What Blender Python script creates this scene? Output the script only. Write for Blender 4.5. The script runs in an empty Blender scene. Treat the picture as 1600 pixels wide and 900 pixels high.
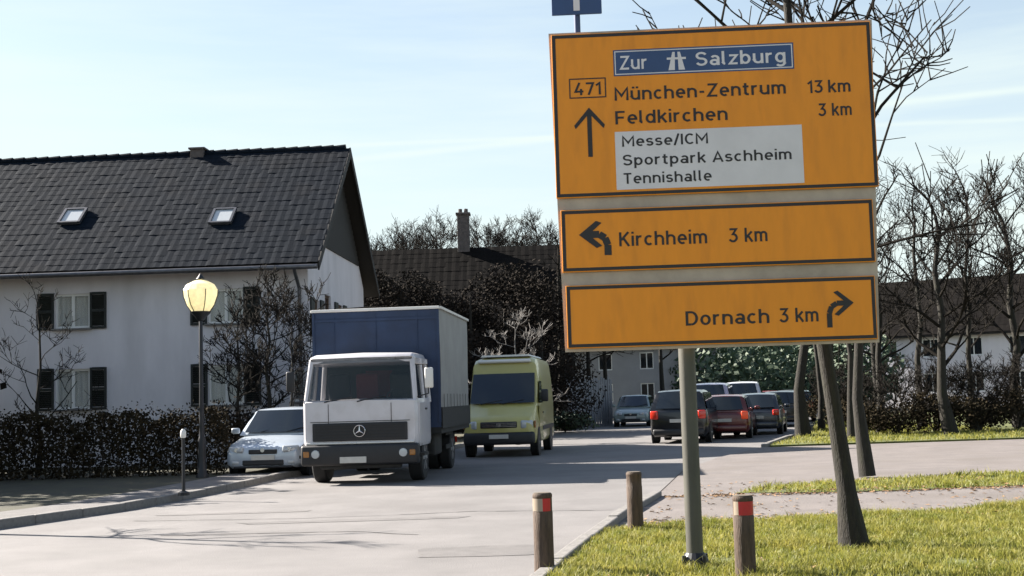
import bpy, bmesh, math, random
from mathutils import Vector, Matrix
random.seed(7)
R = math.radians
SC = bpy.context.scene
COL = SC.collection

# ------------------------------------------------------------------ camera
FPX = 2000.0                      # focal length in photo pixels (1600 wide)
cam_d = bpy.data.cameras.new('camera')
cam = bpy.data.objects.new('camera', cam_d); COL.objects.link(cam)
cam_d.sensor_width = 36.0; cam_d.lens = 36.0 * FPX / 1600.0
cam_d.clip_start = 0.1; cam_d.clip_end = 9000.0
CAM_M = Matrix.Translation((0, 0, 1.6)) @ Matrix.Rotation(R(90 + 4.86), 4, 'X') @ Matrix.Rotation(R(-1.7), 4, 'Z')
cam.matrix_world = CAM_M
SC.camera = cam

# ------------------------------------------------------------------ sky, sun, exposure
SUN_EL, SUN_AZ = R(32), math.atan2(-0.90, 0.435)        # azimuth from +Y towards +X
SUN_DIR = Vector((math.sin(SUN_AZ) * math.cos(SUN_EL), math.cos(SUN_AZ) * math.cos(SUN_EL), math.sin(SUN_EL)))
world = bpy.data.worlds.new('World'); SC.world = world; world.use_nodes = True
nt = world.node_tree; nt.nodes.clear()
w_out = nt.nodes.new('ShaderNodeOutputWorld'); bg = nt.nodes.new('ShaderNodeBackground')
sky = nt.nodes.new('ShaderNodeTexSky'); sky.sky_type = 'NISHITA'; sky.sun_disc = False
sky.sun_elevation = SUN_EL; sky.sun_rotation = SUN_AZ
sky.air_density = 1.0; sky.dust_density = 1.6; sky.ozone_density = 1.6; sky.altitude = 500
bg.inputs['Strength'].default_value = 0.05
# thin high cirrus veil: denser towards the horizon, with drawn-out streaks
def wn(t, **k):
    n = nt.nodes.new(t)
    for a, b in k.items(): setattr(n, a, b)
    return n
tc = wn('ShaderNodeTexCoord'); mp = wn('ShaderNodeMapping')
mp.inputs['Scale'].default_value = (2.2, 2.2, 20.0); mp.inputs['Rotation'].default_value = (R(4), R(6), 0)
nz = wn('ShaderNodeTexNoise'); nz.inputs['Scale'].default_value = 1.4; nz.inputs['Detail'].default_value = 7; nz.inputs['Roughness'].default_value = 0.55
sep = wn('ShaderNodeSeparateXYZ')
el = wn('ShaderNodeMapRange'); el.interpolation_type = 'SMOOTHSTEP'
for k, v in (('From Min', 0.0), ('From Max', 0.56), ('To Min', 0.90), ('To Max', 0.04)): el.inputs[k].default_value = v
st_ = wn('ShaderNodeMapRange')
for k, v in (('From Min', 0.40), ('From Max', 0.75), ('To Min', -0.05), ('To Max', 0.34)): st_.inputs[k].default_value = v
ad = wn('ShaderNodeMath', operation='ADD'); ad.use_clamp = True
mx = wn('ShaderNodeMixRGB', blend_type='MIX'); mx.inputs['Color2'].default_value = (4.45, 5.05, 4.9, 1)
nt.links.new(tc.outputs['Generated'], mp.inputs['Vector']); nt.links.new(mp.outputs['Vector'], nz.inputs['Vector'])
nt.links.new(tc.outputs['Generated'], sep.inputs['Vector']); nt.links.new(sep.outputs['Z'], el.inputs['Value'])
nt.links.new(nz.outputs['Fac'], st_.inputs['Value'])
nt.links.new(el.outputs['Result'], ad.inputs[0]); nt.links.new(st_.outputs['Result'], ad.inputs[1]); nt.links.new(ad.outputs['Value'], mx.inputs['Fac'])
# two thin contrails low over the trees, great-circle bands in the sky
prev = ad.outputs['Value']
for (pa, pb, wd, amt) in (((575, 247), (1500, 150), .0045, .22), ((560, 226), (1500, 190), .0030, .16)):
    dv = [(CAM_M.to_3x3() @ Vector(((q[0] - 800) / FPX, (450 - q[1]) / FPX, -1.0))).normalized() for q in (pa, pb)]
    vm = wn('ShaderNodeVectorMath', operation='DOT_PRODUCT'); vm.inputs[1].default_value = dv[0].cross(dv[1]).normalized()
    ab = wn('ShaderNodeMath', operation='ABSOLUTE'); mr = wn('ShaderNodeMapRange'); mr.interpolation_type = 'SMOOTHSTEP'
    for k, v in (('From Min', 0.0), ('From Max', wd), ('To Min', amt), ('To Max', 0.0)): mr.inputs[k].default_value = v
    a2 = wn('ShaderNodeMath', operation='ADD'); a2.use_clamp = True
    nt.links.new(tc.outputs['Generated'], vm.inputs[0]); nt.links.new(vm.outputs['Value'], ab.inputs[0]); nt.links.new(ab.outputs['Value'], mr.inputs['Value'])
    nt.links.new(prev, a2.inputs[0]); nt.links.new(mr.outputs['Result'], a2.inputs[1]); prev = a2.outputs['Value']
nt.links.new(prev, mx.inputs['Fac'])
nt.links.new(sky.outputs['Color'], mx.inputs['Color1']); nt.links.new(mx.outputs['Color'], bg.inputs['Color'])
nt.links.new(bg.outputs['Background'], w_out.inputs['Surface'])
sun_d = bpy.data.lights.new('sun', 'SUN'); sun_d.energy = 5.0; sun_d.angle = R(0.5); sun_d.color = (1.0, 0.93, 0.84)
sun = bpy.data.objects.new('sun', sun_d); COL.objects.link(sun)
sun.rotation_euler = SUN_DIR.to_track_quat('Z', 'Y').to_euler()
SC.view_settings.view_transform = 'Standard'; SC.view_settings.look = 'None'
SC.view_settings.exposure = 2.0; SC.view_settings.gamma = 1.0

# ------------------------------------------------------------------ placement helpers (photo pixel -> point in the place)
def ray(px, py):
    return (CAM_M.to_3x3() @ Vector(((px - 800) / FPX, (450 - py) / FPX, -1.0)))
def at(px, py, Y):
    d = ray(px, py); return CAM_M.translation + d * (Y / d.y)
def gnd(px, py, z=0.0):
    d = ray(px, py); return CAM_M.translation + d * ((z - 1.6) / d.z)

# ------------------------------------------------------------------ tagging
def tag(o, label=None, cat=None, group=None, kind=None):
    if label: o['label'] = label
    if cat: o['category'] = cat
    if group: o['group'] = group
    if kind: o['kind'] = kind
    return o
def empty(name, loc=(0, 0, 0), rz=0.0, label=None, cat=None, group=None):
    o = bpy.data.objects.new(name, None); COL.objects.link(o)
    o.location = loc; o.rotation_euler = (0, 0, rz); o.empty_display_size = 0.2
    return tag(o, label, cat, group)
def copy_tree(o, parent=None):
    c = o.copy(); COL.objects.link(c); c.parent = parent
    for ch in list(o.children): copy_tree(ch, c)
    return c

# ------------------------------------------------------------------ materials
MATS = {}
def mat(name, col, rough=0.6, metal=0.0, var=0.0, vscale=8.0, bump=0.0, bscale=40.0, coat=0.0, spec=0.5,
        alpha=1.0, emit=None, estr=0.0, trans=0.0, col2=None, dirt=None, stretch=None, transl=0.0, speck=None):
    if name in MATS: return MATS[name]
    m = bpy.data.materials.new(name); m.use_nodes = True
    n = m.node_tree.nodes; l = m.node_tree.links
    b = n['Principled BSDF']
    b.inputs['Base Color'].default_value = (*col, 1)
    b.inputs['Roughness'].default_value = rough; b.inputs['Metallic'].default_value = metal
    b.inputs['Coat Weight'].default_value = coat; b.inputs['Coat Roughness'].default_value = 0.08
    b.inputs['Specular IOR Level'].default_value = spec; b.inputs['Alpha'].default_value = alpha
    b.inputs['Transmission Weight'].default_value = trans
    if emit: b.inputs['Emission Color'].default_value = (*emit, 1); b.inputs['Emission Strength'].default_value = estr
    geo = None
    if var > 0 or bump > 0 or dirt:
        geo = n.new('ShaderNodeTexCoord')
        src = geo.outputs['Object']
        if stretch:
            mpn = n.new('ShaderNodeMapping'); mpn.inputs['Scale'].default_value = stretch
            l.new(src, mpn.inputs['Vector']); src = mpn.outputs['Vector']
    if var > 0:
        t = n.new('ShaderNodeTexNoise'); t.inputs['Scale'].default_value = vscale; t.inputs['Detail'].default_value = 7
        t.inputs['Roughness'].default_value = 0.62
        l.new(src, t.inputs['Vector'])
        r = n.new('ShaderNodeValToRGB'); r.color_ramp.elements[0].position = 0.3; r.color_ramp.elements[1].position = 0.7
        c2 = col2 or tuple(min(1, c * (1 + var)) for c in col)
        c1 = tuple(c * (1 - var) for c in col) if not col2 else col
        r.color_ramp.elements[0].color = (*c1, 1); r.color_ramp.elements[1].color = (*c2, 1)
        l.new(t.outputs['Fac'], r.inputs['Fac'])
        outc = r.outputs['Color']
        if dirt:
            t2 = n.new('ShaderNodeTexNoise'); t2.inputs['Scale'].default_value = dirt[1]; t2.inputs['Detail'].default_value = 5
            l.new(src, t2.inputs['Vector'])
            r2 = n.new('ShaderNodeValToRGB'); r2.color_ramp.elements[0].position = 0.5; r2.color_ramp.elements[1].position = 0.72
            r2.color_ramp.elements[0].color = (0, 0, 0, 1); r2.color_ramp.elements[1].color = (dirt[2],) * 3 + (1,)
            l.new(t2.outputs['Fac'], r2.inputs['Fac'])
            mm = n.new('ShaderNodeMixRGB'); mm.inputs['Color2'].default_value = (*dirt[0], 1)
            l.new(r2.outputs['Color'], mm.inputs['Fac']); l.new(outc, mm.inputs['Color1']); outc = mm.outputs['Color']
        if speck:                                   # fine aggregate grain
            t3 = n.new('ShaderNodeTexNoise'); t3.inputs['Scale'].default_value = speck[0]; t3.inputs['Detail'].default_value = 3
            r3 = n.new('ShaderNodeMapRange'); l.new(src, t3.inputs['Vector']); l.new(t3.outputs['Fac'], r3.inputs['Value'])
            for kk, vv in (('From Min', .3), ('From Max', .7), ('To Min', 1 - speck[1]), ('To Max', 1 + speck[1])): r3.inputs[kk].default_value = vv
            m3 = n.new('ShaderNodeMixRGB'); m3.blend_type = 'MULTIPLY'; m3.inputs['Fac'].default_value = 1
            l.new(outc, m3.inputs['Color1']); l.new(r3.outputs['Result'], m3.inputs['Color2']); outc = m3.outputs['Color']
        l.new(outc, b.inputs['Base Color'])
    if bump > 0:
        t = n.new('ShaderNodeTexNoise'); t.inputs['Scale'].default_value = bscale; t.inputs['Detail'].default_value = 5
        l.new(src, t.inputs['Vector'])
        bp = n.new('ShaderNodeBump'); bp.inputs['Strength'].default_value = bump; bp.inputs['Distance'].default_value = 0.02
        l.new(t.outputs['Fac'], bp.inputs['Height']); l.new(bp.outputs['Normal'], b.inputs['Normal'])
    if transl > 0:
        tr = n.new('ShaderNodeBsdfTranslucent'); mxs = n.new('ShaderNodeMixShader'); mxs.inputs['Fac'].default_value = transl
        if b.inputs['Base Color'].is_linked: l.new(b.inputs['Base Color'].links[0].from_socket, tr.inputs['Color'])
        else: tr.inputs['Color'].default_value = (*col, 1)
        out = n['Material Output']
        l.new(b.outputs['BSDF'], mxs.inputs[1]); l.new(tr.outputs['BSDF'], mxs.inputs[2]); l.new(mxs.outputs['Shader'], out.inputs['Surface'])
    MATS[name] = m
    return m

asphalt = mat('asphalt', (0.150, 0.141, 0.137), 0.85, speck=(170, .28), var=0.16, vscale=0.9, bump=0.35, bscale=55, dirt=((0.112, 0.104, 0.10), 0.35, 0.7))
paving = mat('pale_paving', (0.142, 0.124, 0.116), 0.9, speck=(120, .28), var=0.2, vscale=1.6, bump=0.4, bscale=40, dirt=((0.092, 0.077, 0.063), 0.8, 0.6))
soil = mat('soil', (0.07, 0.065, 0.04), 0.95, var=0.35, vscale=0.4, bump=0.4, bscale=14)
turf = mat('turf', (0.085, 0.095, 0.022), 0.95, var=0.4, vscale=3, bump=0.6, bscale=60)
blade = mat('grass_blade', (0.11, 0.14, 0.018), 0.6, var=0.5, vscale=5.0, col2=(0.34, 0.30, 0.07), transl=0.45)
leafm = mat('fallen_leaf', (0.19, 0.11, 0.05), 0.8, var=0.5, vscale=20)
kerbm = mat('kerb_granite', (0.17, 0.16, 0.15), 0.8, var=0.25, vscale=14, bump=0.3, bscale=60)
plaster = mat('white_plaster', (0.64, 0.61, 0.63), 0.9, var=0.07, vscale=1.2, stretch=(1.6, 1.6, .5), bump=0.15, bscale=70, dirt=((0.47, 0.45, 0.46), 0.7, 0.5))
plaster2 = mat('grey_plaster', (0.26, 0.26, 0.27), 0.9, var=0.1, vscale=1.0, bump=0.1)
rooftile = mat('roof_tile', (0.0030, 0.0065, 0.012), 0.9, spec=0.08, var=0.45, vscale=2.2, bump=0.3, bscale=30, col2=(0.006, 0.010, 0.017), dirt=((0.011, 0.012, 0.015), 0.9, 0.5))
roof_brown = mat('brown_roof', (0.0055, 0.0045, 0.004), 0.9, spec=0.08, var=0.4, vscale=1.2, bump=0.3)
wood_dark = mat('dark_wood', (0.010, 0.0075, 0.006), 0.75, var=0.4, vscale=6, stretch=(8, 8, 1), bump=0.2)
wood_brown = mat('brown_wood', (0.10, 0.055, 0.03), 0.7, var=0.4, vscale=5, stretch=(8, 8, 1), bump=0.2)
shutterm = mat('dark_shutter', (0.012, 0.015, 0.013), 0.65, var=0.3, vscale=6)
white_frame = mat('white_frame', (0.72, 0.71, 0.68), 0.5)
curtain = mat('net_curtain', (0.85, 0.82, 0.72), 0.9, var=0.1, vscale=8, stretch=(6, 6, 0.5))
brick_m = mat('chimney_brick', (0.09, 0.075, 0.07), 0.9, var=0.3, vscale=9, bump=0.3)
glass = mat('window_glass', (0.35, 0.38, 0.4), 0.04, spec=0.8, alpha=0.25)
dark_glass = mat('dark_glass', (0.012, 0.016, 0.02), 0.05, spec=0.6, coat=0.3)
cab_glass = mat('cab_glass', (0.02, 0.03, 0.03), 0.05, spec=0.6, alpha=0.55)
zinc = mat('zinc_pipe', (0.12, 0.12, 0.13), 0.45, metal=0.7, var=0.2)
rubber = mat('rubber', (0.012, 0.012, 0.013), 0.8)
rim_m = mat('steel_rim', (0.35, 0.35, 0.36), 0.4, metal=0.8)
black_plastic = mat('black_plastic', (0.014, 0.014, 0.016), 0.55, var=0.2)
chassis_m = mat('chassis', (0.02, 0.019, 0.018), 0.8, var=0.4, vscale=8)
chrome = mat('chrome', (0.6, 0.6, 0.62), 0.2, metal=1.0)
lamp_glass = mat('lamp_glass', (0.42, 0.44, 0.45), 0.08, spec=0.8, coat=0.5)
tail_red = mat('tail_light', (0.55, 0.03, 0.015), 0.2, coat=0.6)
tail_on = mat('tail_light_lit', (0.6, 0.06, 0.02), 0.3, emit=(1.0, 0.12, 0.04), estr=0.05)
amber = mat('amber_lens', (0.30, 0.12, 0.02), 0.2, coat=0.5)
plate_m = mat('number_plate', (0.5, 0.48, 0.44), 0.5, var=0.1)
cab_paint = mat('truck_white', (0.55, 0.53, 0.55), 0.35, coat=0.35, var=0.06, vscale=2.5, dirt=((0.35, 0.32, 0.30), 2.2, 0.5))
navy_tarp = mat('navy_tarpaulin', (0.014, 0.032, 0.082), 0.55, var=0.25, vscale=1.6, bump=0.25, bscale=3)
grey_tarp = mat('grey_tarpaulin', (0.25, 0.25, 0.245), 0.55, var=0.15, vscale=1.6, bump=0.25, bscale=3)
pale_rail = mat('pale_rail', (0.7, 0.68, 0.64), 0.45)
red_cloth = mat('red_cloth', (0.17, 0.03, 0.04), 0.9)
sign_yellow = mat('sign_yellow', (0.80, 0.265, 0.004), 0.5, var=0.06, vscale=2.2, dirt=((0.60, 0.195, 0.006), 2.6, 0.5), stretch=(3, 1, 0.7))
sign_black = mat('sign_black', (0.018, 0.015, 0.015), 0.55)
sign_white = mat('sign_white', (0.66, 0.62, 0.63), 0.5, var=0.06, vscale=3)
sign_blue = mat('sign_blue', (0.025, 0.06, 0.16), 0.45, var=0.1, vscale=3)
sign_back = mat('sign_backing', (0.40, 0.33, 0.26), 0.5, var=0.2, vscale=3)
galv = mat('galvanised_steel', (0.075, 0.072, 0.058), 0.6, metal=0.15, var=0.25, vscale=5, stretch=(1, 1, 0.25), bump=0.05)
bollard_wood = mat('bollard_wood', (0.07, 0.045, 0.03), 0.8, var=0.45, vscale=7, stretch=(6, 6, 0.8), bump=0.5, bscale=20)
bollard_top = mat('bollard_end_grain', (0.10, 0.08, 0.06), 0.9, var=0.3, vscale=14)
refl_red = mat('red_band', (0.42, 0.010, 0.016), 0.35, var=0.1)
refl_white = mat('white_band', (0.26, 0.21, 0.16), 0.4)
bark = mat('bark', (0.017, 0.014, 0.010), 0.9, var=0.5, vscale=7, stretch=(5, 5, 1), bump=0.8, bscale=18, dirt=((0.024, 0.026, 0.010), 2.5, 0.5))
bark_pale = mat('pale_twig', (0.16, 0.15, 0.14), 0.9, var=0.3, vscale=8)
twig = mat('twig', (0.015, 0.013, 0.011), 0.95, spec=0.1)
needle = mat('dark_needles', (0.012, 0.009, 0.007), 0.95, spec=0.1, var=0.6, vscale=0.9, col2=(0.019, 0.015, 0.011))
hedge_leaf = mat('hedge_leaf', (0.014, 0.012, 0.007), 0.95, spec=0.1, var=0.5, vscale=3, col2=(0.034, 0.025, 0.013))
green_leaf = mat('green_leaf', (0.02, 0.045, 0.022), 0.7, var=0.5, vscale=1.2, col2=(0.05, 0.075, 0.03))
iron = mat('black_iron', (0.018, 0.019, 0.022), 0.5, metal=0.3)
opal = mat('opal_glass', (0.92, 0.84, 0.60), 0.3, var=0.15, vscale=9, emit=(1.0, 0.82, 0.5), estr=0.11, transl=0.4)
fence_m = mat('grey_fence_board', (0.20, 0.205, 0.22), 0.85, var=0.3, vscale=6, stretch=(6, 6, 1))
dry_shrub = mat('dry_shrub', (0.16, 0.12, 0.08), 0.9, var=0.4)
def paint(name, col): return mat('paint_' + name, col, 0.3, metal=0.15, coat=0.6, var=0.04, vscale=2)

# ------------------------------------------------------------------ mesh builder
class MB:
    def __init__(s): s.v = []; s.f = []; s.m = []
    def add(s, vs, fs, mi=0):
        o = len(s.v); s.v += [tuple(p) for p in vs]; s.f += [tuple(i + o for i in f) for f in fs]; s.m += [mi] * len(fs); return s
    def box(s, c, d, M=None, bev=0.0, mi=0):
        hx, hy, hz = d[0] / 2, d[1] / 2, d[2] / 2
        if bev <= 0:
            vs = [Vector((x * hx, y * hy, z * hz)) for x in (-1, 1) for y in (-1, 1) for z in (-1, 1)]
            fs = [(0, 1, 3, 2), (4, 6, 7, 5), (0, 4, 5, 1), (2, 3, 7, 6), (0, 2, 6, 4), (1, 5, 7, 3)]
        else:
            bm = bmesh.new(); bmesh.ops.create_cube(bm, size=1.0)
            for q in bm.verts: q.co = Vector((q.co.x * d[0], q.co.y * d[1], q.co.z * d[2]))
            bmesh.ops.bevel(bm, geom=bm.edges[:], offset=min(bev, min(d) * 0.45), segments=2, affect='EDGES', profile=0.5)
            bm.verts.index_update()
            vs = [q.co.copy() for q in bm.verts]; fs = [tuple(q.index for q in f.verts) for f in bm.faces]; bm.free()
        if M: vs = [M @ p for p in vs]
        vs = [p + Vector(c) for p in vs]
        return s.add(vs, fs, mi)
    def tube(s, p0, p1, r0, r1=None, n=8, caps=True, mi=0):
        p0, p1 = Vector(p0), Vector(p1); r1 = r0 if r1 is None else r1
        d = (p1 - p0)
        if d.length < 1e-6: return s
        d.normalize(); a = d.orthogonal().normalized(); b = d.cross(a)
        vs = []
        for p, r in ((p0, r0), (p1, r1)):
            for i in range(n):
                t = 2 * math.pi * i / n; vs.append(p + a * (r * math.cos(t)) + b * (r * math.sin(t)))
        fs = [(i, (i + 1) % n, n + (i + 1) % n, n + i) for i in range(n)]
        if caps: fs += [tuple(range(n - 1, -1, -1)), tuple(range(n, 2 * n))]
        return s.add(vs, fs, mi)
    def path(s, pts, rads, n=8, mi=0):
        rings = []; vs = []
        pts = [Vector(p) for p in pts]
        prev = None
        for i, p in enumerate(pts):
            d = (pts[min(i + 1, len(pts) - 1)] - pts[max(i - 1, 0)]).normalized()
            a = d.orthogonal().normalized() if prev is None else (prev - d * prev.dot(d)).normalized()
            prev = a; b = d.cross(a); r = rads[i] if isinstance(rads, (list, tuple)) else rads
            for k in range(n):
                t = 2 * math.pi * k / n; vs.append(p + a * (r * math.cos(t)) + b * (r * math.sin(t)))
        fs = []
        for i in range(len(pts) - 1):
            for k in range(n):
                fs.append((i * n + k, i * n + (k + 1) % n, (i + 1) * n + (k + 1) % n, (i + 1) * n + k))
        fs += [tuple(range(n - 1, -1, -1)), tuple(range((len(pts) - 1) * n, len(pts) * n))]
        return s.add(vs, fs, mi)
    def lathe(s, prof, n=20, c=(0, 0, 0), axis='Z', mi=0):
        vs = []; m = len(prof)
        for r, z in prof:
            for k in range(n):
                t = 2 * math.pi * k / n
                p = (r * math.cos(t), r * math.sin(t), z)
                if axis == 'X': p = (z, r * math.cos(t), r * math.sin(t))
                if axis == 'Y': p = (r * math.cos(t), z, -r * math.sin(t))
                vs.append((p[0] + c[0], p[1] + c[1], p[2] + c[2]))
        fs = [(i * n + k, i * n + (k + 1) % n, (i + 1) * n + (k + 1) % n, (i + 1) * n + k) for i in range(m - 1) for k in range(n)]
        fs += [tuple(range(n - 1, -1, -1)), tuple(range((m - 1) * n, m * n))]
        return s.add(vs, fs, mi)
    def prism(s, poly, z0, z1, mi=0):
        n = len(poly); vs = [(x, y, z0) for x, y in poly] + [(x, y, z1) for x, y in poly]
        fs = [tuple(range(n, 2 * n)), tuple(range(n - 1, -1, -1))] + [(i, (i + 1) % n, n + (i + 1) % n, n + i) for i in range(n)]
        return s.add(vs, fs, mi)
    def extr(s, poly, y0, y1, mi=0):                      # outline in x,z, thickness along y
        n = len(poly); vs = [(x, y0, z) for x, z in poly] + [(x, y1, z) for x, z in poly]
        fs = [tuple(range(n)), tuple(range(2 * n - 1, n - 1, -1))] + [(i, n + i, n + (i + 1) % n, (i + 1) % n) for i in range(n)]
        return s.add(vs, fs, mi)
    def loft(s, rings, caps=True, closed=True, mi=0):
        n = len(rings[0]); vs = [p for r in rings for p in r]; fs = []
        for i in range(len(rings) - 1):
            for k in range(n if closed else n - 1):
                fs.append((i * n + k, i * n + (k + 1) % n, (i + 1) * n + (k + 1) % n, (i + 1) * n + k))
        if caps and closed: fs += [tuple(range(n - 1, -1, -1)), tuple(range((len(rings) - 1) * n, len(rings) * n))]
        return s.add(vs, fs, mi)
    def build(s, name, material, parent=None, smooth=None, loc=None, kind=None, fixn=True):
        me = bpy.data.meshes.new(name); me.from_pydata(s.v, [], s.f)
        for q in (material if isinstance(material, (list, tuple)) else [material]): me.materials.append(q)
        if any(s.m): me.polygons.foreach_set('material_index', s.m)
        if fixn and len(s.f) < 40000:
            bm = bmesh.new(); bm.from_mesh(me); bmesh.ops.recalc_face_normals(bm, faces=bm.faces[:]); bm.to_mesh(me); bm.free()
        if smooth:
            me.polygons.foreach_set('use_smooth', [True] * len(me.polygons))
            me.set_sharp_from_angle(angle=R(smooth))
        me.update()
        o = bpy.data.objects.new(name, me); COL.objects.link(o); o.parent = parent
        if loc: o.location = loc
        if kind: o['kind'] = kind
        return o

# road-sign lettering drawn stroke by stroke: cap height 10, x-height 7.3
def _A(cx, cy, rx, ry, a0, a1, n=14):
    return [(cx + rx * math.cos(R(a0 + (a1 - a0) * k / n)), cy + ry * math.sin(R(a0 + (a1 - a0) * k / n))) for k in range(n + 1)]
_o = _A(2.9, 3.65, 2.2, 2.95, 90, 450, 22)
GLYPH = {
 'M': (8.6, [[(.7, 0), (.7, 9.3), (4.3, 3.4), (7.9, 9.3), (7.9, 0)]]), 'Z': (6.5, [[(.5, 9.3), (5.8, 9.3), (.8, .7), (6.3, .7)]]),
 'S': (6.6, [_A(3.3, 7.25, 2.5, 2.05, 20, 255) + _A(3.3, 2.95, 2.6, 2.25, 75, -160)]), 'F': (5.8, [[(.7, 0), (.7, 9.3), (5.6, 9.3)], [(.8, 5), (5.0, 5)]]),
 'K': (6.4, [[(.7, 0), (.7, 10)], [(5.8, 10), (1.2, 4.3)], [(2.6, 5.7), (6.0, 0)]]), 'D': (6.9, [[(3, .7), (.7, .7), (.7, 9.3), (3, 9.3)] + _A(3.1, 5, 3.1, 4.3, 90, -90)]),
 'A': (7.2, [[(.4, 0), (3.6, 9.4), (6.8, 0)], [(1.5, 2.9), (5.7, 2.9)]]), 'T': (6.2, [[(.2, 9.3), (6, 9.3)], [(3.1, 9.2), (3.1, 0)]]), 'I': (1.4, [[(.7, 0), (.7, 10)]]),
 'C': (6.3, [_A(3.6, 5, 2.9, 4.3, 48, 312, 20)]), '1': (3.6, [[(.3, 7.4), (2.7, 9.3), (2.7, 0)]]), '3': (5.8, [[(.5, 9.3), (5.0, 9.3), (2.7, 5.8)] + _A(2.7, 3.25, 2.5, 2.55, 85, -155)]),
 '4': (6.4, [[(3.6, 10), (.8, 2.9), (6.2, 2.9)], [(4.6, 5), (4.6, 0)]]), '7': (5.6, [[(.3, 9.3), (5.2, 9.3), (2.0, 0)]]), '/': (3.4, [[(.2, -.5), (3.2, 10.3)]]), '-': (3.6, [[(.4, 4), (3.2, 4)]]), ' ': (2.2, []),
 'u': (5.8, [[(.7, 7.3), (.7, 2.9)] + _A(2.9, 2.9, 2.2, 2.2, 180, 360), [(5.1, 7.3), (5.1, 0)]]), 'n': (5.8, [[(.7, 0), (.7, 7.3)], _A(2.9, 4.4, 2.2, 2.2, 180, 0) + [(5.1, 0)]]),
 'm': (8.6, [[(.7, 0), (.7, 7.3)], _A(2.5, 4.8, 1.8, 1.8, 180, 0) + [(4.3, 0)], _A(6.1, 4.8, 1.8, 1.8, 180, 0) + [(7.9, 0)]]), 'h': (5.8, [[(.7, 0), (.7, 10)], _A(2.9, 4.4, 2.2, 2.2, 180, 0) + [(5.1, 0)]]),
 'r': (3.9, [[(.7, 0), (.7, 7.3)], _A(2.9, 4.4, 2.2, 2.2, 180, 75)]), 'c': (5.2, [_A(2.9, 3.65, 2.2, 2.95, 50, 310, 18)]), 'e': (5.7, [[(1, 3.6), (5.1, 3.6)] + _A(2.9, 3.65, 2.2, 2.95, 0, 305, 20)]),
 'a': (5.5, [_A(2.6, 2.25, 1.9, 1.55, 90, 450, 18), [(4.8, 0), (4.8, 4.6)] + _A(2.9, 4.8, 1.9, 1.85, 0, 150)]), 'l': (2.4, [[(.7, 10), (.7, 1.9)] + _A(1.9, 1.9, 1.2, 1.2, 180, 265, 6)]),
 'z': (5.2, [[(.4, 6.6), (4.6, 6.6), (.7, .7), (5, .7)]]), 'b': (5.8, [[(.7, 0), (.7, 10)], _o]), 'd': (5.8, [[(5.1, 0), (5.1, 10)], _o]), 'o': (5.8, [_o]),
 'g': (5.8, [_o, [(5.1, 7.3), (5.1, -.4)] + _A(2.9, -.4, 2.2, 1.9, 0, -150)]), 'p': (5.8, [[(.7, 7.3), (.7, -2.8)], _o]), 's': (5.0, [_A(2.5, 5.1, 1.8, 1.5, 25, 250) + _A(2.5, 2.2, 1.9, 1.5, 75, -160)]),
 't': (3.9, [[(1.6, 9.2), (1.6, 1.9)] + _A(2.9, 1.9, 1.3, 1.2, 180, 270, 6) + [(3.6, .7)], [(0, 6.6), (3.6, 6.6)]]), 'k': (5.3, [[(.7, 0), (.7, 10)], [(4.8, 7.3), (1.1, 3.2)], [(2.3, 4.3), (5.0, 0)]]),
 'i': (1.4, [[(.7, 0), (.7, 7.3)], [(.7, 8.7), (.7, 10.1)]])}
GLYPH['\u00fc'] = (5.8, GLYPH['u'][1] + [[(1.7, 8.7), (1.7, 10.1)], [(4.1, 8.7), (4.1, 10.1)]])
def text_mesh(txt, s0, s1, base, cap, y, name, material, parent):
    """lettering between s0 and s1 (local x), baseline z, cap height cap, facing -y"""
    tot = sum(GLYPH[c][0] for c in txt) + 1.35 * (len(txt) - 1); kx = (s1 - s0) / tot; kz = cap / 10.0
    m = MB(); x0 = 0.0; hw_ = .74; lay = 0
    for c in txt:
        adv, strokes = GLYPH[c]
        for st in strokes:
            P = [Vector(p) for p in st]; closed = (P[0] - P[-1]).length < 1e-3; L_, R_ = [], []
            for i, p in enumerate(P):
                a = P[i - 1] if i > 0 else (P[-2] if closed else None); b = P[i + 1] if i < len(P) - 1 else (P[1] if closed else None)
                d1 = (p - a).normalized() if a is not None else (b - p).normalized(); d2 = (b - p).normalized() if b is not None else d1
                t_ = (d1 + d2); t_ = t_.normalized() if t_.length > .05 else d1
                n_ = Vector((-t_.y, t_.x)); ml = min(1.9, 1 / max(.3, n_.dot(Vector((-d1.y, d1.x))))); L_.append(p + n_ * hw_ * ml); R_.append(p - n_ * hw_ * ml)
            yy = y - .00025 * (lay % 3); lay += 1
            f = lambda q: (s0 + (x0 + q.x) * kx, yy, base + q.y * kz)
            n = len(P); m.add([f(q) for q in L_] + [f(q) for q in R_], [(i, i + 1, n + i + 1, n + i) for i in range(n - 1)])
        x0 += adv + 1.35
    return m.build(name, material, parent, fixn=False)

# ================================================================== GROUND
RIGHT = [(-2.4, -6), (-1.6, 0), (-0.7, 6), (0.17, 11.4), (0.63, 13.7), (1.25, 16.6), (1.99, 19.4), (3.3, 26), (4.7, 30.5), (6.6, 35), (7.9, 39), (10.3, 46), (13.6, 60), (17.5, 75), (26, 100), (50, 150)]
LEFT = [(-16, -6), (-12.5, 6), (-8.6, 14), (-6.1, 20.5), (-5.55, 23.5), (-5.0, 28), (-3.0, 34), (-0.6, 50), (2.4, 68), (6.4, 80), (14, 100), (38, 150)]
def lerp_edge(E, y):
    for (xa, ya), (xb, yb) in zip(E, E[1:]):
        if ya <= y <= yb: return xa + (xb - xa) * (y - ya) / (yb - ya)
    return E[-1][0]
g = MB(); g.add([(-3000, -200, -0.03), (3000, -200, -0.03), (3000, 6000, -0.03), (-3000, 6000, -0.03)], [(0, 1, 2, 3)])
tag(g.build('ground', soil), 'brown earth and turf around the street out to the horizon', None, None, 'structure')
g = MB()
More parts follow.
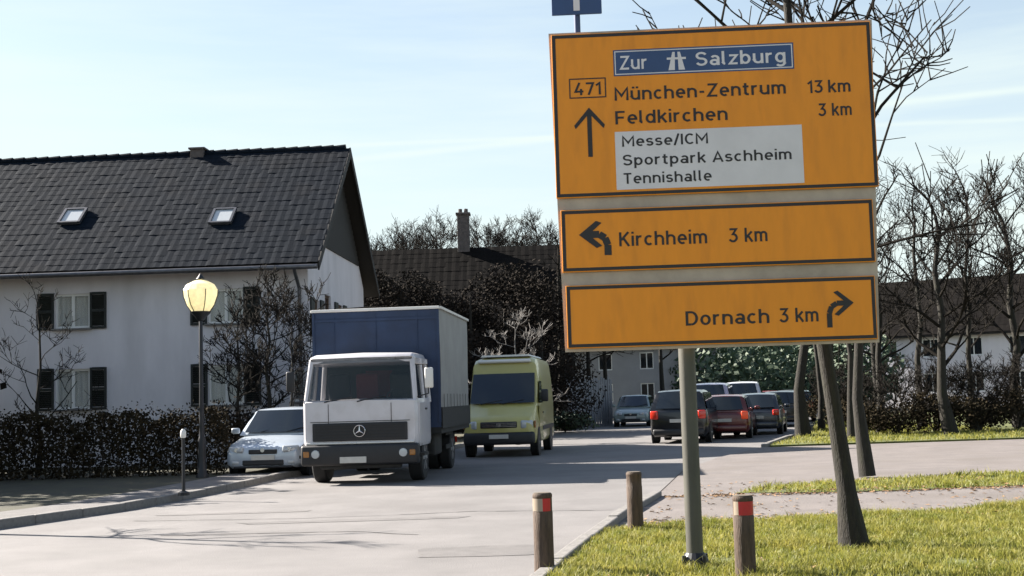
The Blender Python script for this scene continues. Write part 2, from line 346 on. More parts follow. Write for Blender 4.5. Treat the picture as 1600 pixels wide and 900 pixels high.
ys = [-6 + i * 2 for i in range(79)]
for a, b in zip(ys, ys[1:]):
    g.add([(lerp_edge(LEFT, a), a, 0), (lerp_edge(RIGHT, a), a, 0), (lerp_edge(RIGHT, b), b, 0), (lerp_edge(LEFT, b), b, 0)], [(0, 1, 2, 3)])
tag(g.build('road', asphalt, fixn=False), 'pale grey sunlit asphalt street bending away to the right', None, None, 'structure')
# repair patches and cracks in the carriageway, thin sheets just above it
g = MB(); rr = random.Random(3)
for (cx, cy, w, d) in ((-2.2, 17.5, 3.2, 0.32), (-0.4, 13.6, 1.4, 0.9), (-4.2, 19.2, 2.2, 0.25)):
    pts = []
    for k in range(16):
        t = 2 * math.pi * k / 16; q = 1 + rr.uniform(-0.12, 0.12)
        ex = abs(math.cos(t)) ** 0.5 * (1 if math.cos(t) > 0 else -1); ey = abs(math.sin(t)) ** 0.5 * (1 if math.sin(t) > 0 else -1)
        pts.append((cx + ex * w / 2 * q, cy + ey * d / 2 * q, 0.004))
    g.add(pts, [tuple(range(16))])
def seam(pts, w):
    rr2 = random.Random(int(pts[0][1] * 100)); P = []
    for (xa, ya), (xb, yb) in zip(pts, pts[1:]):
        n_ = max(2, int(math.hypot(xb - xa, yb - ya) / .25))
        for k in range(n_): P.append(Vector((xa + (xb - xa) * k / n_ + rr2.gauss(0, .015), ya + (yb - ya) * k / n_ + rr2.gauss(0, .02), .0045)))
    P.append(Vector((*pts[-1], .0045)))
    for a, b in zip(P, P[1:]):
        d = (b - a).normalized(); n2 = Vector((-d.y, d.x, 0)) * w * rr2.uniform(.3, .8)
        g2.add([a - n2, b - n2, b + n2, a + n2], [(0, 1, 2, 3)])
g2 = MB()
seam([(-5.5, 18.4), (-3.0, 18.0), (-.6, 18.3), (1.3, 17.9)], .03); seam([(-4.5, 16.2), (-2, 16.0), (-1.2, 15.4)], .035)
tag(g2.build('road_crack', mat('tar_seam', (.085, .08, .077), .8), fixn=False), 'thin dark tar seams in the asphalt', None, None, 'structure')
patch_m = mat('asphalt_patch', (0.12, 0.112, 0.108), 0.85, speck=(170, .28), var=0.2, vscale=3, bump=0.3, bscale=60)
tag(g.build('road_patch', patch_m, fixn=False), 'slightly darker repair strips in the asphalt', None, None, 'structure')

g = MB()
poly = [(x, y) for x, y in RIGHT if 11 < y < 36]
g.prism([(x + 0.06, y) for x, y in poly] + [(45, 36.5), (45, 12)], -0.06, 0.035)
tag(g.build('pavement', paving), 'pinkish pale pavement and driveway mouth on the right', None, None, 'structure')
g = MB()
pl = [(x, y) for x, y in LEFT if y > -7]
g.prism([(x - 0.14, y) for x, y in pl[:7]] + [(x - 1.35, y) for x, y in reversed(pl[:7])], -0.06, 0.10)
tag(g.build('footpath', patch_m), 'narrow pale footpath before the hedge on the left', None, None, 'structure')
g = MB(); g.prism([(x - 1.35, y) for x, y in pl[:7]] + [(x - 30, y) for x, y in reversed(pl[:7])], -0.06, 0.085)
bed_m = mat('dark_bed', (0.035, 0.030, 0.022), 0.95, var=0.5, vscale=1.5, bump=0.6, bscale=18, col2=(0.06, 0.058, 0.03))  # earth colour darkened to paint in the deep shade between kerb and hedge
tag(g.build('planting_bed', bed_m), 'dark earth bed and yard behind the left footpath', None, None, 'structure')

# kerbs: individual granite stones
def kerb(E, y0, y1, side, label, top=0.12):
    root = empty('kerb'); tag(root, label, None, None, 'structure')
    base = None; y = y0; rr = random.Random(int(y0 * 10) + side)
    while y < y1:
        xa, xb = lerp_edge(E, y), lerp_edge(E, y + 0.97)
        ang = math.atan2(xb - xa, 0.97)
        if base is None:
            m = MB(); m.box((0, 0, 0), (0.14, 0.985, 0.22), bev=0.018); o = m.build('kerb_stone', kerbm, root); base = o
        else:
            o = base.copy(); COL.objects.link(o); o.parent = root
        o.location = ((xa + xb) / 2 + side * 0.07, y + 0.485, top - 0.11 + rr.uniform(-0.008, 0.008)); o.rotation_euler = (0, rr.uniform(-0.02, 0.02), -ang)
        y += 1.0 * math.cos(ang)
kerb(RIGHT, 4.0, 19.0, 1, 'row of pale granite kerb stones along the right edge of the road')
kerb(RIGHT, 35.2, 56, 1, 'row of kerb stones beside the far grass strip on the right')
kerb(LEFT, 12.0, 44, -1, 'row of granite kerb stones along the left edge of the road', 0.125)

GRASS_A = [(x + 0.15, y) for x, y in RIGHT if 3 < y < 13.8] + [(0.95, 14.55), (1.5, 15.05), (2.6, 15.3), (4.5, 15.75), (8, 16.3), (16, 17), (16, 3), (0, 3)]
GRASS_B = [(3.3, 19.7), (4.0, 20.6), (5.0, 21.4), (8, 22.2), (16, 23.5), (16, 20.4), (8, 19.6), (5, 19.25)]
GRASS_C = [(7.0, 35.6), (8.25, 39), (10.65, 46), (13.95, 60), (17, 72), (30, 72), (30, 36.3)]
def inside(poly, x, y):
    c = False; j = len(poly) - 1
    for i in range(len(poly)):
        xi, yi = poly[i]; xj, yj = poly[j]
        if (yi > y) != (yj > y) and x < (xj - xi) * (y - yi) / (yj - yi) + xi: c = not c
        j = i
    return c
for P, nm, z in ((GRASS_A, 'front', 0.06), (GRASS_B, 'narrow', 0.045), (GRASS_C, 'far', 0.06)):
    g = MB(); g.prism(P, -0.05, z)
    tag(g.build('verge', turf), {'front': 'turf of the verge under the yellow sign', 'narrow': 'narrow verge between the path and the driveway', 'far': 'far roadside verge under the dark trunks'}[nm], None, None, 'structure')
from mathutils import noise
def grass(P, z, n, box, hmin, hmax, w, label, seed):
    rr = random.Random(seed); m = MB(); k = 0
    while k < n:
        x = rr.uniform(box[0], box[1]); y = rr.uniform(box[2], box[3]); k += 1
        q = noise.noise((x * 1.3 + seed, y * 1.3, 0)) + .6 * noise.noise((x * 4.1, y * 4.1, seed))
        if rr.random() > .62 + q * .75: continue                # bare, worn patches
        if not inside(P, x + rr.gauss(0, .05), y + rr.gauss(0, .05)): continue
        zz = z if inside(P, x, y) else z - .03
        h = rr.uniform(hmin, hmax) * (.75 + max(0, q) * .9); a = rr.uniform(0, 6.283); b = rr.uniform(0, 6.283); ww = w
        if rr.random() < .03: h *= 1.7; ww = w * .7
        if rr.random() < .02: ww = w * 3.2; h *= .6           # broad weed leaf
        lean = rr.uniform(0.15, 1.1) * h
        dx, dy = math.cos(a) * ww, math.sin(a) * ww; lx, ly = math.cos(b) * lean, math.sin(b) * lean
        m.add([(x - dx, y - dy, zz - 0.01), (x + dx, y + dy, zz - 0.01), (x + dx * .7 + lx * .4, y + dy * .7 + ly * .4, zz + h * .6), (x - dx * .7 + lx * .4, y - dy * .7 + ly * .4, zz + h * .6), (x + lx, y + ly, zz + h)], [(0, 1, 2, 3), (3, 2, 4)])
    tag(m.build('grass', blade, fixn=False), label, 'grass', None, 'stuff')
grass(GRASS_A, 0.06, 190000, (0.0, 6.6, 9.3, 16.1), 0.03, 0.095, 0.005, 'short sunlit yellow green grass around the sign post and bollards', 1)
grass(GRASS_B, 0.045, 16000, (3.3, 9, 19.2, 22.6), 0.03, 0.10, 0.008, 'sparse yellowish grass on the narrow strip behind the path', 2)
grass(GRASS_C, 0.06, 36000, (7.0, 16, 35.6, 58), 0.04, 0.12, 0.012, 'sunlit grass on the far strip below the dark trunks', 3)
m = MB(); rr = random.Random(5)
for _ in range(2600):
    if rr.random() < 0.6:
        x = rr.uniform(1.5, 9); y = rr.choice([rr.gauss(15.6, 0.25), rr.gauss(19.3, 0.15)])
    else: x = rr.uniform(0.3, 8); y = rr.uniform(10.8, 22)
    if x < lerp_edge(RIGHT, y) + 0.2: continue
    s_ = rr.uniform(0.02, 0.05); a = rr.uniform(0, 6.28)
    zz = 0.042 if not (inside(GRASS_A, x, y) or inside(GRASS_B, x, y)) else 0.07
    c, d = math.cos(a) * s_, math.sin(a) * s_
    m.add([(x - c, y - d, zz), (x + d * .6, y - c * .6, zz + rr.uniform(0, .02)), (x + c, y + d, zz + 0.004), (x - d * .6, y + c * .6, zz + rr.uniform(0, .02))], [(0, 1, 2, 3)])
tag(m.build('fallen_leaves', leafm, fixn=False), 'dry brown fallen leaves along the edges of the path', 'leaves', None, 'stuff')

# ================================================================== HOUSE
def add_rect_wall(m, u0, u1, z0, z1, holes, f, depth):
    """wall panel u,z with rectangular openings; f(u, z, d) -> point; reveals to depth"""
    us = sorted({u0, u1, *[h[0] for h in holes], *[h[1] for h in holes]}); zs = sorted({z0, z1, *[h[2] for h in holes], *[h[3] for h in holes]})
    for a, b in zip(us, us[1:]):
        for c, d in zip(zs, zs[1:]):
            if any(h[0] <= a and b <= h[1] and h[2] <= c and d <= h[3] for h in holes): continue
            m.add([f(a, c, 0), f(b, c, 0), f(b, d, 0), f(a, d, 0)], [(0, 1, 2, 3)])
    for h in holes:
        c = [(h[0], h[2]), (h[1], h[2]), (h[1], h[3]), (h[0], h[3])]
        for (a, b), (c2, d2) in zip(c, c[1:] + c[:1]):
            m.add([f(a, b, 0), f(c2, d2, 0), f(c2, d2, depth), f(a, b, depth)], [(0, 1, 2, 3)])

def window(parent, cx, z0, w, h, yface, shutters=True, panes=2, curt=True):
    """front window in a wall whose face is at local y = yface"""
    fr = MB(); t = 0.06; y = yface + 0.10
    for (c, d) in (((cx, y, z0 + t / 2), (w, .07, t)), ((cx, y, z0 + h - t / 2), (w, .07, t))): fr.box(c, d)
    for sx in (-1, 1): fr.box((cx + sx * (w / 2 - t / 2), y, z0 + h / 2), (t, .068, h - 2 * t))
    if panes == 2: fr.box((cx, y, z0 + h / 2), (0.08, .066, h - 2 * t))
    F = fr.build('window', white_frame, parent)
    for k in range(panes):
        pw = (w - 2 * t) / panes - 0.03
        px = cx + (k - (panes - 1) / 2) * (w - 2 * t) / panes
        MB().box((px, y + 0.005, z0 + h / 2), (pw, 0.012, h - 2 * t - .002)).build('pane', glass, F)
    if curt:
        m = MB(); n = 24
        for k in range(n):
            xa = cx - w / 2 + .03 + (w - .06) * k / n; xb = cx - w / 2 + .03 + (w - .06) * (k + 1) / n
            ya = y + .09 + .018 * math.sin(k * 1.7); yb = y + .09 + .018 * math.sin((k + 1) * 1.7)
            m.add([(xa, ya, z0 + .03), (xb, yb, z0 + .03), (xb, yb, z0 + h - .03), (xa, ya, z0 + h - .03)], [(0, 1, 2, 3)])
        m.build('curtain', curtain, F, fixn=False)
    MB().box((cx, yface - 0.05, z0 - 0.03), (w + .14, .16, .05), bev=.008).build('sill', kerbm, F)
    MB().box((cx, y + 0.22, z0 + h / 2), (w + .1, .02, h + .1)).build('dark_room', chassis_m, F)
    if shutters:
        for sx in (-1, 1):
            s_ = MB(); sw = 0.46; sc = cx + sx * (w / 2 + sw / 2 + 0.02)
            for ex in (-1, 1): s_.box((sc + ex * (sw / 2 - .03), yface - .03, z0 + h / 2), (.06, .045, h + .06))
            for zz in (z0 - .0, z0 + h / 2, z0 + h): s_.box((sc, yface - .03, zz), (sw - .12, .043, .07))
            S = s_.build('shutter', shutterm, parent)
            q = MB(); k = 0
            nsl = 20
            for i in range(nsl):
                zz = z0 + .05 + (h - .1) * (i + .5) / nsl
                if abs(zz - z0 - h / 2) < .05: continue
                q.box((sc, yface - .03, zz), (sw - .12, .010, .052), Matrix.Rotation(R(35), 3, 'X'))
            q.build('slat', shutterm, S, kind='stuff')

HX, HY, HROT = -5.6, 35.0, R(3.0)      # right front corner of the house; local x runs left (negative), y to the back
house = empty('house', (HX, HY, 0), -HROT * -1 * -1, 'long white two storey house with dark tiled roof behind the truck', 'house')
HL, HD, EZ, RZ = 14.5, 9.0, 5.36, 9.45
def hpx(px):                            # local x on the front wall for a photo column
    d = ray(px, 560); M = house.matrix_basis.inverted(); o = M @ CAM_M.translation; v = M.to_3x3() @ d
    return (o + v * (-o.y / v.y)).x
wins = []
wc, wl, nw = hpx(353), hpx(113), hpx(466)
w_ = 0.98
holes = []
for c in (wc, wl):
    for z0, h in ((3.85, 0.95), (1.62, 1.1)): holes.append((c - w_ / 2, c + w_ / 2, z0, z0 + h)); wins.append((c, z0, w_, h))
holes.append((nw - .17, nw + .17, 1.65, 2.5))
m = MB()
add_rect_wall(m, -HL, 0, -0.1, EZ + .1, holes, lambda u, z, d: (u, d, z), 0.16)
m.build('front_wall', plaster, house, fixn=False)
for (c, z0, w, h) in wins: window(house, c, z0, w, h, 0.0)
window(house, nw, 1.65, .34, .85, 0, shutters=False, panes=1, curt=False)
# gable wall (faces +x): white, opening for balcony door and window
gh = [(0.7, 1.5, 3.5, 4.5), (2.3, 3.2, 2.95, 4.75), (4.2, 5.1, 3.5, 4.6)]
m = MB(); add_rect_wall(m, 0, HD, -0.1, EZ + .1, gh, lambda u, z, d: (-d, u, z), 0.16)
m.build('gable_wall', plaster, house, fixn=False)
m = MB(); zb = EZ + .1                    # gable triangle
m.add([(0, 0, zb), (0, HD, zb), (0, HD / 2, RZ - .15), (-.2, 0, zb), (-.2, HD, zb), (-.2, HD / 2, RZ - .15)], [(0, 1, 2), (3, 5, 4), (0, 2, 5, 3), (1, 4, 5, 2), (0, 3, 4, 1)])
m.build('gable_triangle', plaster, house)
m = MB(); k = 0                           # timber boarding on the upper gable
y = 1.0
while y < HD - 1.0:
    top = zb + (RZ - .2 - zb) * (1 - abs(y + .09 - HD / 2) / (HD / 2)) - .05
    z0 = 6.15
    if top > z0 + .1: m.box((.02, y + .09, (z0 + top) / 2), (.04, .165, top - z0))
    y += .18
m.build('gable_boarding', wood_dark, house, kind='stuff')
for (a, b, c, d) in gh:
    f = MB(); t = .07
    f.box((-.10, (a + b) / 2, c + t / 2), (.07, b - a, t)); f.box((-.10, (a + b) / 2, d - t / 2), (.07, b - a, t))
    for s_ in (a + t / 2, b - t / 2, (a + b) / 2): f.box((-.10, s_, (c + d) / 2), (.068, t, d - c - 2 * t))
    F = f.build('window', wood_brown, house)
    for q in (0, 1): MB().box((-.11, a + (b - a) * (.27 + .46 * q), (c + d) / 2), (.012, (b - a) * .38, d - c - .14)).build('pane', dark_glass, F)
    if c > 3.2:
        for sy in (a - .27, b + .27):
            MB().box((.03, sy, (c + d) / 2), (.045, .46, d - c + .06), bev=.01).build('shutter', shutterm, house)
m = MB()                                  # balcony
m.box((.6, 3.4, 2.8), (1.2, 4.6, .12)); BAL = m.build('balcony', wood_brown, house)
m = MB(); m.box((1.17, 3.4, 3.82), (.08, 4.6, .08)); m.box((1.17, 3.4, 3.0), (.06, 4.6, .08))
for yy in (1.14, 5.66): m.box((.58, yy, 3.82), (1.1, .07, .08)); m.box((1.17, yy, 3.35), (.09, .09, 1.02))
m.build('railing', wood_brown, BAL)
m = MB()
for i in range(34): m.box((1.2, 1.2 + i * .132, 3.4), (.025, .105, .78))
m.build('railing_board', wood_brown, BAL, kind='stuff')
m = MB(); add_rect_wall(m, -HL, 0, -0.1, EZ + .1, [], lambda u, z, d: (u, HD + d, z), 0); m.add([(-HL, 0, -.1), (-HL, HD, -.1), (-HL, HD, zb), (-HL, HD / 2, RZ - .15), (-HL, 0, zb)], [(0, 1, 2, 3, 4)])
m.build('rear_wall', plaster, house, fixn=False)
# roof slopes: overhanging stepped and waved tile courses over a boarded deck
OV, GV = 0.65, 0.42
slope = (RZ - EZ) / (HD / 2 + OV)
def tiled_slope(root, x0, x1, yb, zb_, yr, zr, name, material, tw=.25, row=.29, thick=.05, seg=4):
    L = math.hypot(yr - yb, zr - zb_); n = int(round(L / row)); nt_ = int(round((x1 - x0) / tw))
    uy, uz = (yr - yb) / L, (zr - zb_) / L; ny, nz_ = -uz * (1 if yr > yb else -1), abs(uy)
    ny = -uz if uy > 0 else uz
    m = MB(); rr = random.Random(int(L * 100))
    for i in range(n):
        prof = []
        offs = (i % 2) * 0.0
        jit = 0.0
        for k in range(nt_ * seg + 1):
            if k % seg == 0: jit = rr.uniform(-.006, .006)
            x = x0 + (x1 - x0) * k / (nt_ * seg); wv = .0045 * math.sin(2 * math.pi * (k / seg + offs)) + jit
            prof.append((x, wv))
        a0, a1 = L * i / n - .03, L * (i + 1) / n
        row_a = [(x, yb + uy * a0 + ny * (w + thick + .007), zb_ + uz * a0 + nz_ * (w + thick + .007)) for x, w in prof]
        row_l = [(x, yb + uy * a0 + ny * (w + thick - .006), zb_ + uz * a0 + nz_ * (w + thick - .006)) for x, w in prof]
        row_b = [(x, yb + uy * a1 + ny * (w + thick), zb_ + uz * a1 + nz_ * (w + thick)) for x, w in prof]
        q = len(prof); m.add(row_l + row_a + row_b, [(j, j + 1, q + j + 1, q + j) for j in range(q - 1)] + [(q + j, q + j + 1, 2 * q + j + 1, 2 * q + j) for j in range(q - 1)])
    return m.build(name, material, root, fixn=False, kind='stuff')
ROOF = MB()
t = .12
for sgn in (0, 1):
    yb = -OV if sgn == 0 else HD + OV
    vs = []
    for x in (-HL - GV, GV):
        vs += [(x, yb, EZ - .02), (x, HD / 2, RZ - .02), (x, HD / 2, RZ - .02 - t * 1.25), (x, yb, EZ - .02 - t)]
    ROOF.add(vs, [(0, 1, 5, 4), (1, 2, 6, 5), (2, 3, 7, 6), (3, 0, 4, 7), (0, 3, 2, 1), (4, 5, 6, 7)])
roof_o = ROOF.build('roof', wood_dark, house)
tiled_slope(roof_o, -HL - GV, GV, -OV, EZ, HD / 2, RZ, 'roof_tile', rooftile)
tiled_slope(roof_o, -HL - GV, GV, HD + OV, EZ, HD / 2, RZ, 'roof_tile', rooftile)
m = MB()
for i in range(int((HL + 2 * GV) / .38)):
    x = -HL - GV + .38 * i
    m.tube((x, HD / 2, RZ + .035), (x + .40, HD / 2, RZ + .05), .10, .12, 10)
m.build('ridge_tile', rooftile, roof_o, kind='stuff')
for sgn in (0, 1):                        # verge boards on the right gable
    yb = -OV if sgn == 0 else HD + OV
    m = MB(); m.add([(GV, yb, EZ + .06), (GV, HD / 2, RZ + .06), (GV, HD / 2, RZ - .24), (GV, yb, EZ - .2), (GV + .04, yb, EZ + .06), (GV + .04, HD / 2, RZ + .06), (GV + .04, HD / 2, RZ - .24), (GV + .04, yb, EZ - .2)],
                    [(0, 1, 2, 3), (4, 7, 6, 5), (0, 4, 5, 1), (3, 2, 6, 7), (0, 3, 7, 4), (1, 5, 6, 2)])
    m.build('verge_board', wood_dark, roof_o)
m = MB(); m.path([(-HL - .4, -OV - .07, EZ - .08), (GV, -OV - .07, EZ - .10)], .07, 10); m.build('gutter', zinc, house, smooth=40)
m = MB(); m.path([(-.22, -OV - .06, EZ - .12), (-.22, -OV + .1, EZ - .28), (-.22, -.09, EZ - .62), (-.22, -.09, 0)], .05, 8); m.build('downpipe', zinc, house, smooth=50)
def slope_pt(px, py):                     # point on the front roof slope for a photo pixel
    M = house.matrix_basis.inverted(); o = M @ CAM_M.translation; v = M.to_3x3() @ ray(px, py)
    # z = EZ + slope*(y+OV)
    tt = (EZ + slope * (o.y + OV) - o.z) / (v.z - slope * v.y); return o + v * tt
for (px, py) in ((349, 343), (115, 343)):
    p = slope_pt(px, py); ra = math.atan(slope); RX = Matrix.Rotation(ra, 3, 'X')
    nrm = Vector((0, -math.sin(ra), math.cos(ra)))
    f = MB()
    for sx in (-1, 1): f.box(Vector(p) + RX @ Vector((sx * .30, 0, .12)), (.07, .8, .09), RX)
    for sy in (-1, 1): f.box(Vector(p) + RX @ Vector((0, sy * .38, .12)), (.53, .07, .088), RX)
    F = f.build('skylight', zinc, roof_o)
# panes of the roof windows hang under their slope as parts of the roof
    MB().box(Vector(p) + RX @ Vector((0, 0, .115)), (.54, .70, .02), RX).build('skylight_pane', lamp_glass, roof_o)
for px in (312,):
    p = slope_pt(px, 240); x = p.x
    m = MB(); m.box((x, HD / 2, RZ + .04), (.42, .42, .3), bev=.01); m.box((x, HD / 2, RZ + .19), (.52, .52, .06), bev=.01); m.build('chimney', brick_m, roof_o)

# ================================================================== DARK BARN behind, with chimney
def simple_house(name, label, cx, cy, rz, L, D, ez, rz_, wallm, roofm, wins_, chim=None, cat='house'):
    root = empty(name, (cx, cy, 0), rz, label, cat)
    m = MB(); holes = [(x - w / 2, x + w / 2, z, z + h) for (x, z, w, h) in wins_]
    add_rect_wall(m, -L / 2, L / 2, -.1, ez, holes, lambda u, z, d: (u, d, z), .15)
    for x in (-L / 2, L / 2): m.add([(x, 0, -.1), (x, D, -.1), (x, D, ez), (x, D / 2, rz_ - .1), (x, 0, ez)], [(0, 1, 2, 3, 4)])
    m.add([(-L / 2, D, -.1), (L / 2, D, -.1), (L / 2, D, ez), (-L / 2, D, ez)], [(0, 1, 2, 3)])
    m.build('wall', wallm, root, fixn=False)
    for (x, z, w, h) in wins_:
        f = MB(); t_ = .07
        f.box((x, .09, z + t_ / 2), (w, .07, t_)); f.box((x, .09, z + h - t_ / 2), (w, .07, t_))
        for s_ in (-1, 0, 1): f.box((x + s_ * (w / 2 - t_ / 2), .09, z + h / 2), (t_, .068, h - 2 * t_))
        F = f.build('window', white_frame, root)
        for s_ in (-1, 1): MB().box((x + s_ * w / 4, .10, z + h / 2), (w / 2 - .10, .012, h - .14)).build('pane', dark_glass, F)
    r = MB(); ov = .5
    for sg in (0, 1):
        yb = -ov if sg == 0 else D + ov; eze = ez - ov * (rz_ - ez) / (D / 2); vs = []
        for x in (-L / 2 - .4, L / 2 + .4): vs += [(x, yb, eze + .1), (x, D / 2, rz_ + .1), (x, D / 2, rz_ - .05), (x, yb, eze - .05)]
        r.add(vs, [(0, 1, 5, 4), (1, 2, 6, 5), (2, 3, 7, 6), (3, 0, 4, 7), (0, 3, 2, 1), (4, 5, 6, 7)])
    ro = r.build('roof', wood_dark, root)
    tiled_slope(ro, -L / 2 - .4, L / 2 + .4, -ov, ez - ov * (rz_ - ez) / (D / 2) + .1, D / 2, rz_ + .1, 'roof_tile', roofm, tw=.4, row=.4, seg=4)
    if chim:
        m = MB(); x, w, top = chim
        m.box((x, D / 2, (rz_ + top) / 2 - .3), (w, w, top - rz_ + .6), bev=.02); m.box((x, D / 2, top), (w + .14, w + .14, .12), bev=.02)
        for sx in (-.15, .15): m.tube((x + sx, D / 2, top), (x + sx, D / 2, top + .28), .11, .10, 10)
        m.build('chimney', brick_m, ro)
    return root
pb = at(722, 382, 66)
simple_house('barn', 'dark brown barn with long roof and tall chimney in the background', pb.x - .3, 62, R(-1), 11.5, 9, 5.2, 9.3, wood_dark, roof_brown, [(-3, 2.5, 1, 1.2), (2.5, 2.5, 1, 1.2)], (0.3, .62, 11.2), 'barn')

# ================================================================== TREES
def tree_mesh(rnd, trunk_pts, trunk_r, n_br, levels, blen, spread=0.9, up=0.35, start=0.35, twig_r=0.008, kids=(3, 5), sides=5, ysq=1.0):
    """returns (trunk MB, crown MB)"""
    T, C = MB(), MB()
    pts = [Vector(p) for p in trunk_pts]
    n = len(pts); rads = [trunk_r * (1 - 0.65 * i / (n - 1)) for i in range(n)]
    rads[0] *= 1.55; rads[1] *= 1.06
    T.path(pts, rads, 10)
    def branch(p, d, ln, r, lev):
        seg = 3 if lev > 0 else 2; q = p.copy(); dd = d.copy(); pp = [q.copy()]; rs = [r]
        for i in range(seg):
            dd = (dd + Vector((rnd.uniform(-.28, .28), rnd.uniform(-.28, .28), rnd.uniform(-.12, .28)))).normalized()
            q = q + dd * (ln / seg); pp.append(q.copy()); rs.append(max(twig_r * .6, r * (1 - .6 * (i + 1) / seg)))
        C.path(pp, rs, sides if lev > 1 else 3)
        if lev > 0:
            for k in range(rnd.randint(*kids)):
                t_ = rnd.uniform(.3, 1.0); i = min(seg - 1, int(t_ * seg)); f = t_ * seg - i
                b = pp[i].lerp(pp[i + 1], f)
                side = Vector((rnd.uniform(-1, 1), rnd.uniform(-1, 1) * ysq + (.3 if ysq < 1 else 0), rnd.uniform(-.4, 1))).normalized()
                branch(b, (dd * .7 + side * spread).normalized(), ln * rnd.uniform(.45, .7), max(twig_r, r * .5), lev - 1)
    for k in range(n_br):
        t_ = start + (1 - start) * (k + .5) / n_br; i = min(n - 2, int(t_ * (n - 1))); f = t_ * (n - 1) - i
        b = pts[i].lerp(pts[i + 1], f); a = k * 2.4 + rnd.uniform(-.4, .4)
        d = Vector((math.cos(a), math.sin(a) * ysq + (.35 if ysq < 1 else 0), up + rnd.uniform(-.1, .5))).normalized()
        branch(b, d, blen * (1.15 - .5 * t_) * rnd.uniform(.8, 1.15), max(twig_r, trunk_r * .42 * (1.1 - .6 * t_)), levels)
    branch(pts[-1], (pts[-1] - pts[-2]).normalized(), blen * .6, rads[-1], levels)
    return T, C
def bare_tree(loc, trunk_pts, trunk_r, label, seed, group=None, name='bare_tree', twm=twig, bkm=bark, **k):
    root = empty(name, loc, 0, label, 'tree', group)
    T, C = tree_mesh(random.Random(seed), trunk_pts, trunk_r, **k)
    T.build('trunk', bkm, root, smooth=60); C.build('crown', twm, root, fixn=False)
    return root

# tree behind the right bollard, its crown above the sign
p = gnd(1334, 851, .09)
bare_tree(p, [(0, 0, 0), (-.04, 0, .5), (-.10, .05, 1.2), (-.21, .05, 2.2), (-.27, .1, 3.3), (-.33, .15, 4.6), (-.36, .2, 6.2)], .10,
          'slim dark leaning tree trunk just right of the sign post, rooted in the grass', 11, n_br=9, levels=3, blen=2.3, start=.66, twig_r=.011, up=.45, ysq=.3)
# darker trunks further back on the right
for i, (px, py, r, hgt, lab) in enumerate(((1256, 682, .18, 9, 'thick dark trunk standing on the far grass strip left of the leaning tree'),
                                          (1354, 744, .095, 8, 'slim dark trunk behind the leaning tree at the pavement edge'))):
    p = gnd(px, py, .06); rr = random.Random(40 + i)
    bare_tree(p, [(rr.uniform(-.1, .1) * k, rr.uniform(-.1, .1), hgt * k / 6) for k in range(7)], r, lab, 30 + i, 'dark trunks along the right side', n_br=8, levels=2, blen=2.6, start=.45, twig_r=.014)
for i, (px, d, r_, lab) in enumerate(((1283, 47, .10, 'thin dark trunk just right of the thick trunk on the far grass'), (1302, 40, .07, 'thin dark trunk seen left of the leaning tree at its bend'), (1328, 39, .10, 'thin dark trunk right of the leaning tree before the far hedge'),
                                      (1376, 42, .12, 'thin dark trunk right of the slim pavement trunk'), (1440, 46, .13, 'dark trunk in the middle of the ragged bushes on the right'), (1520, 41, .10, 'thin dark trunk in the bushes near the right edge'))):
    p = at(px, 640, d); p.z = .05; rr = random.Random(170 + i)
    bare_tree(p, [(rr.uniform(-.06, .06) * k, rr.uniform(-.1, .1), 7.5 * k / 6) for k in range(7)], r_, lab, 180 + i, 'thin trunks in the far verge', n_br=8, levels=2, blen=2.0, start=.3, twig_r=.012)
# bare tree in front of the house
p = at(420, 700, 32.5); p.z = 0
bare_tree(p, [(0, 0, 0), (-.05, 0, .8), (.05, 0, 1.7), (-.05, 0, 2.5), (.05, .05, 3.2), (0, 0, 3.7)], .07, 'small leafless tree with fine twigs against the white house wall', 21,
          n_br=12, levels=3, blen=1.5, start=.3, twig_r=.013, spread=1.0, kids=(4, 5))
p = at(455, 700, 31.5); p.z = 0
bare_tree(p, [(0, 0, 0), (.04, 0, .7), (.0, 0, 1.4), (.08, 0, 2.2), (.02, .05, 3.2)], .05, 'leafless shrub beside the silver car in front of the house corner', 22, name='bare_shrub',
          n_br=8, levels=3, blen=1.2, start=.25, twig_r=.008, spread=1.0, kids=(2, 4))
p = at(375, 700, 33.0); p.z = 0
bare_tree(p, [(0, 0, 0), (.05, 0, .8), (-.05, 0, 1.6), (.0, 0, 2.5), (-.05, .05, 3.4)], .06, 'small leafless tree between the lamp and the silver car, before the wall', 24,
          n_br=10, levels=3, blen=1.4, start=.3, twig_r=.012, spread=1.0, kids=(3, 5))
p = at(60, 700, 32.5); p.z = 0
bare_tree(p, [(0, 0, 0), (.05, 0, .8), (-.05, 0, 1.7), (.05, 0, 2.7), (0, .05, 3.8)], .06, 'small leafless tree before the left end of the white house', 23,
          n_br=8, levels=3, blen=1.4, start=.3, twig_r=.009, spread=1.0, kids=(2, 4))
# bare trees whose tops show over the barn
BEH = ((590, 84, 12.6, 2.8, 'leftmost leafless tree close to the house gable, over the barn roof'), (620, 90, 14.0, 3.0, 'second leafless tree from the house gable, over the barn roof'),
       (650, 86, 14.0, 3.0, 'third leafless tree from the house gable, over the barn roof'), (684, 92, 15.0, 3.2, 'leafless tree just left of the barn chimney, over the roof'),
       (752, 88, 14.2, 3.0, 'leafless tree just right of the barn chimney, over the roof'), (784, 93, 14.6, 3.2, 'second leafless tree right of the barn chimney'),
       (818, 86, 13.4, 3.0, 'leafless tree second from the yellow sign, over the barn roof'), (850, 90, 14.4, 3.2, 'leafless tree nearest the yellow sign, over the barn roof'))
for i, (px, d, hgt, b, lab) in enumerate(BEH):
    p = at(px, 600, d); p.z = 0; rr = random.Random(60 + i)
    bare_tree(p, [(rr.uniform(-.15, .15), 0, hgt * .8 * k / 5) for k in range(6)], .18, lab, 70 + i, 'leafless trees behind the barn', n_br=22, levels=3, blen=b, start=.4, twig_r=.016, up=.7, kids=(4, 6))
